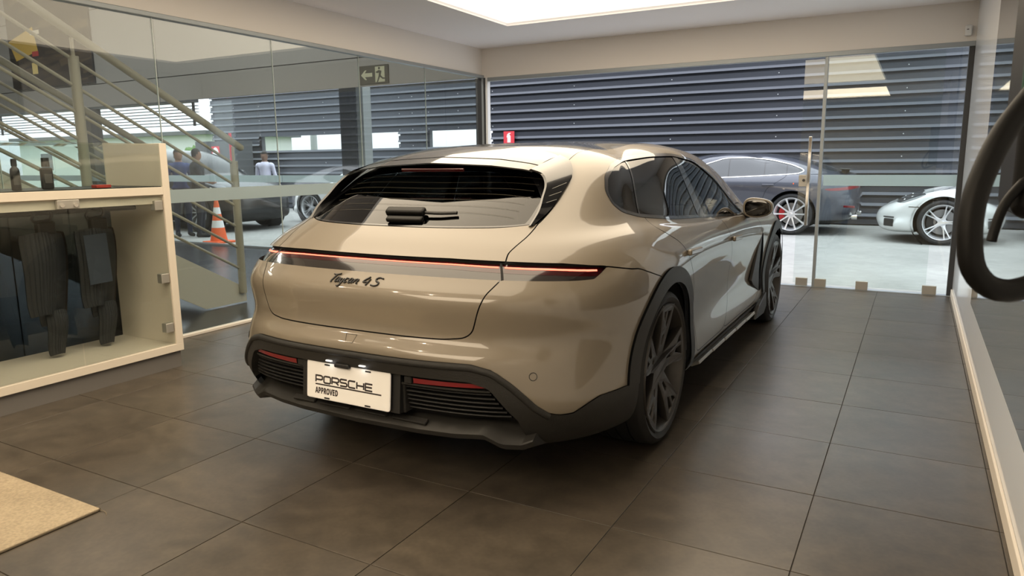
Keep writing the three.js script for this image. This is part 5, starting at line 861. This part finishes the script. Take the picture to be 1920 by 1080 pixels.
// ---------- people, cone, greenery ----------
function person(at, turn, label, look, pose = {}) {
  const N = 84, half = .95, J = { hip: [0, .95, 0], chest: [0, 1.30, .01], neck: [0, 1.46, 0], head: [0, 1.615, .012] };
  const bones = []; const B2 = (a, b, ra, rb) => bones.push([a, b, ra, rb]);
  B2([0, .97, 0], [0, 1.16, 0], .125, .12); B2([0, 1.16, 0], [0, 1.36, 0], .125, .135); for (const s of [1, -1]) B2([s * .05, 1.33, 0], [s * .15, 1.385, 0], .10, .07); B2([0, 1.4, 0], [0, 1.52, .005], .058, .052); B2([0, 1.585, .0], [0, 1.645, .0], .078, .085); B2([0, 1.56, .05], [0, 1.6, .06], .045, .04);
  for (const s of [1, -1]) { const st = (pose.step ?? .04) * s; B2([s * .085, .93, 0], [s * .10, .51, st + .02], .092, .06); B2([s * .10, .51, st + .02], [s * .105, .09, st - .02], .058, .042); B2([s * .105, .05, st - .04], [s * .12, .035, st + .15], .042, .034);
    const el = pose.fold ? [s * .24, 1.12, .04] : [s * .235, 1.12, -.03], ha = pose.fold ? [s * .05, 1.08, .22] : [s * .25, .87, .06]; B2([s * .185, 1.37, 0], el, .054, .043); B2(el, ha, .042, .028); const dir = V3(...ha).sub(V3(...el)).normalize(); const pl = V3(...ha).addScaledVector(dir, .06); B2(ha, pl.toArray(), .03, .034);
    for (let f = 0; f < 4; f++) { const o = V3(0, 0, 1).multiplyScalar((f - 1.5) * .018), a2 = pl.clone().add(o), b2 = a2.clone().addScaledVector(dir, .06 - Math.abs(f - 1.3) * .008).add(V3(-s * .012, 0, .01)); B2(a2.toArray(), b2.toArray(), .011, .009); } const th = V3(...ha).addScaledVector(dir, .025).add(V3(0, 0, .03)); B2(th.toArray(), th.clone().addScaledVector(dir, .045).add(V3(0, 0, .02)).toArray(), .012, .01); }
  const mc = new MarchingCubes(N, M.skin, false, false, 200000); mc.isolation = 0;
  const F = mc.field; const cap = (p, [a, b, ra, rb]) => { const bx = b[0] - a[0], by = b[1] - a[1], bz = b[2] - a[2], px = p[0] - a[0], py = p[1] - a[1], pz = p[2] - a[2], h = Math.min(1, Math.max(0, (px * bx + py * by + pz * bz) / (bx * bx + by * by + bz * bz))); return Math.hypot(px - bx * h, py - by * h, pz - bz * h) - (ra + (rb - ra) * h); };
  const sx = .42, sz = .38;                                   // the grid is narrower across than it is tall
  for (let k = 0; k < N; k++) for (let j = 0; j < N; j++) for (let i = 0; i < N; i++) { const p = [((i - N / 2) / (N / 2)) * sx, ((j - N / 2) / (N / 2)) * half + .88, ((k - N / 2) / (N / 2)) * sz]; let d = 9; for (const b of bones) { const e = cap(p, b), kk = .03, h = Math.max(kk - Math.abs(d - e), 0) / kk; d = Math.min(d, e) - h * h * kk * .25; } F[i + j * N + k * N * N] = -d; }
  mc.update(); const n = mc.count, pos = [], col = []; const P = mc.positionArray;
  for (let i = 0; i < n; i++) { const x = P[3 * i] * sx, y = P[3 * i + 1] * half + .88, z = P[3 * i + 2] * sz; pos.push(x, y, z); const ax = Math.abs(x); let c; if (y < .085) c = [.01, .01, .01]; else if (y < .97 && ax < .2) c = look.legs; else if (y > 1.47) c = y > 1.655 || (z < -.005 && y > 1.56) || (z < .03 && y > 1.61) ? look.hair : look.skin; else if (y < look.sleeve && (ax > .2 || (pose.fold && z > .13))) c = look.skin; else c = look.shirt; col.push(...c); }
  const g = new THREE.BufferGeometry(); g.setAttribute('position', new THREE.Float32BufferAttribute(pos, 3)); g.setAttribute('color', new THREE.Float32BufferAttribute(col, 3)); g.deleteAttribute('normal'); g.computeVertexNormals();
  const nn = g.attributes.normal; { const w = new Map(); for (let i = 0; i < n; i++) { const k = `${pos[3 * i].toFixed(4)},${pos[3 * i + 1].toFixed(4)},${pos[3 * i + 2].toFixed(4)}`; const a = w.get(k) ?? [0, 0, 0]; a[0] += nn.getX(i); a[1] += nn.getY(i); a[2] += nn.getZ(i); w.set(k, a); } for (let i = 0; i < n; i++) { const a = w.get(`${pos[3 * i].toFixed(4)},${pos[3 * i + 1].toFixed(4)},${pos[3 * i + 2].toFixed(4)}`), l = Math.hypot(...a) || 1; nn.setXYZ(i, a[0] / l, a[1] / l, a[2] / l); } }
  let low = 9; for (let i = 1; i < pos.length; i += 3) low = Math.min(low, pos[i]); g.translate(0, -low, 0);
  const o = single('person', g, M.figure, label, 'person', undefined); o.position.set(...at); o.rotation.y = turn; o.scale.setScalar(.93); return o;
}
M.figure = std({ color: 0xffffff, vertexColors: true, roughness: .85 });
person([-9.55, -.006, -5.7], 2.6, 'person in a black top and dark trousers beside the traffic cone', { legs: [.012, .014, .022], shirt: [.012, .012, .013], skin: [.30, .16, .10], hair: [.02, .015, .012], sleeve: 1.2 }, { fold: true });
person([-10.02, -.006, -5.68], 1.2, 'person in a blue shirt and navy trousers, left of the cone', { legs: [.012, .018, .045], shirt: [.03, .05, .15], skin: [.30, .16, .10], hair: [.02, .015, .012], sleeve: .9 });
person([-11.15, -.006, -8.75], .4, 'person in a white shirt behind the black off-roader', { legs: [.02, .02, .025], shirt: [.68, .66, .80], skin: [.22, .12, .08], hair: [.02, .015, .012], sleeve: .9 });
{ const c = thing('traffic_cone', 'orange traffic cone with white bands outside the hall', 'cone', [-8.42, -.006, -5.15]);
  part('cone_base', new RoundedBoxGeometry(.38, .035, .38, 2, .01).translate(0, .0175, 0), M.coneOrange, c);
  const seg = (y0, y1, m, n) => { const r = y => .145 - .115 * y / .72; part(n, new THREE.CylinderGeometry(r(y1), r(y0), y1 - y0, 32, 1, false).translate(0, (y0 + y1) / 2, 0), m, c); };
  seg(.035, .26, M.coneOrange, 'cone_body'); seg(.26, .38, M.coneWhite, 'white_band'); seg(.38, .49, M.coneOrange, 'cone_body'); seg(.49, .60, M.coneWhite, 'white_band'); seg(.60, .74, M.coneOrange, 'cone_body'); }
{ // hedge, tree and pale house past the end of the fence
  struct('ground_lawn', box(-60, -17.2, -.02, .01, -30, -13.3), M.grass);
  const blob = (r, s) => { const g0 = new THREE.IcosahedronGeometry(r, 8); g0.deleteAttribute('uv'); g0.deleteAttribute('normal'); const g = mergeVertices(g0, 1e-4 * r), p = g.attributes.position; for (let i = 0; i < p.count; i++) { const v = V3(p.getX(i), p.getY(i), p.getZ(i)), k = 1 + .22 * noise3(v.x * 2 / r + s, v.y * 2 / r, v.z * 2 / r) + .12 * noise3(v.x * 7 / r, v.y * 7 / r + s, v.z * 7 / r) + .07 * noise3(v.x * 17 / r, v.y * 17 / r, v.z * 17 / r + s); v.multiplyScalar(k); p.setXYZ(i, v.x, v.y, v.z); } g.computeVertexNormals(); return g; };
  const t = thing('street_tree', 'small leafy green tree beyond the end of the fence', 'tree', [-25.5, 0, -18.5]); part('trunk', new THREE.CylinderGeometry(.06, .09, 1.0, 12).translate(0, .5, 0), M.bark, t); for (let k = 0; k < 5; k++) part('foliage', blob(.55, k * 3).translate(Math.sin(k * 2.1) * .5, 1.35 + .25 * Math.cos(k * 1.7), Math.cos(k * 2.6) * .4), M.leaf, t);
  for (let k = 0; k < 4; k++) { const h = thing('hedge', ['clipped green hedge bush nearest the booth', 'second green hedge bush from the booth', 'third green hedge bush from the booth', 'green hedge bush farthest from the booth'][k], 'bush', [-18.6 - k * 2.2, 0, -14.2]); part('foliage', blob(.62, k * 5 + 1).scale(1.2, .85, .8).translate(0, .48, 0), M.leaf, h); }
  const b = thing('pale_house', 'pale low house across the street', 'building', [-40, 0, -26]); part('wall', box(-9, 9, 0, 2.9, -3, 3), M.plaster, b); part('roof', box(-9.4, 9.4, 2.9, 3.1, -3.4, 3.4), M.concreteDark, b); for (const x of [-6, -2, 2, 6]) { const w = part('window', box(x - .7, x + .7, 1.0, 2.2, 2.99, 3.03), M.whiteFrame, b); part('pane', box(x - .62, x + .62, 1.08, 2.12, 3.03, 3.04), M.darkWindow, w); }
  const u = thing('utility_pole', 'grey utility pole with crossarm beyond the fence', 'pole', [-20.5, 0, -20]); part('pole_shaft', new THREE.CylinderGeometry(.11, .15, 7, 14).translate(0, 3.5, 0), M.claddingGrey, u); part('crossarm', new THREE.BoxGeometry(1.8, .1, .1).translate(0, 6.4, 0), M.bark, u);
}

{ const r = thing('barrier_post', 'slim red post standing behind the black off-roader', 'post', [-12.42, -.006, -8.9]); part('post_shaft', new THREE.CylinderGeometry(.035, .035, 2.05, 16).translate(0, 1.025, 0), M.signRed, r); part('post_foot', new THREE.CylinderGeometry(.12, .13, .03, 20).translate(0, .015, 0), M.darkSteel, r); }
renderer.render(scene, camera);
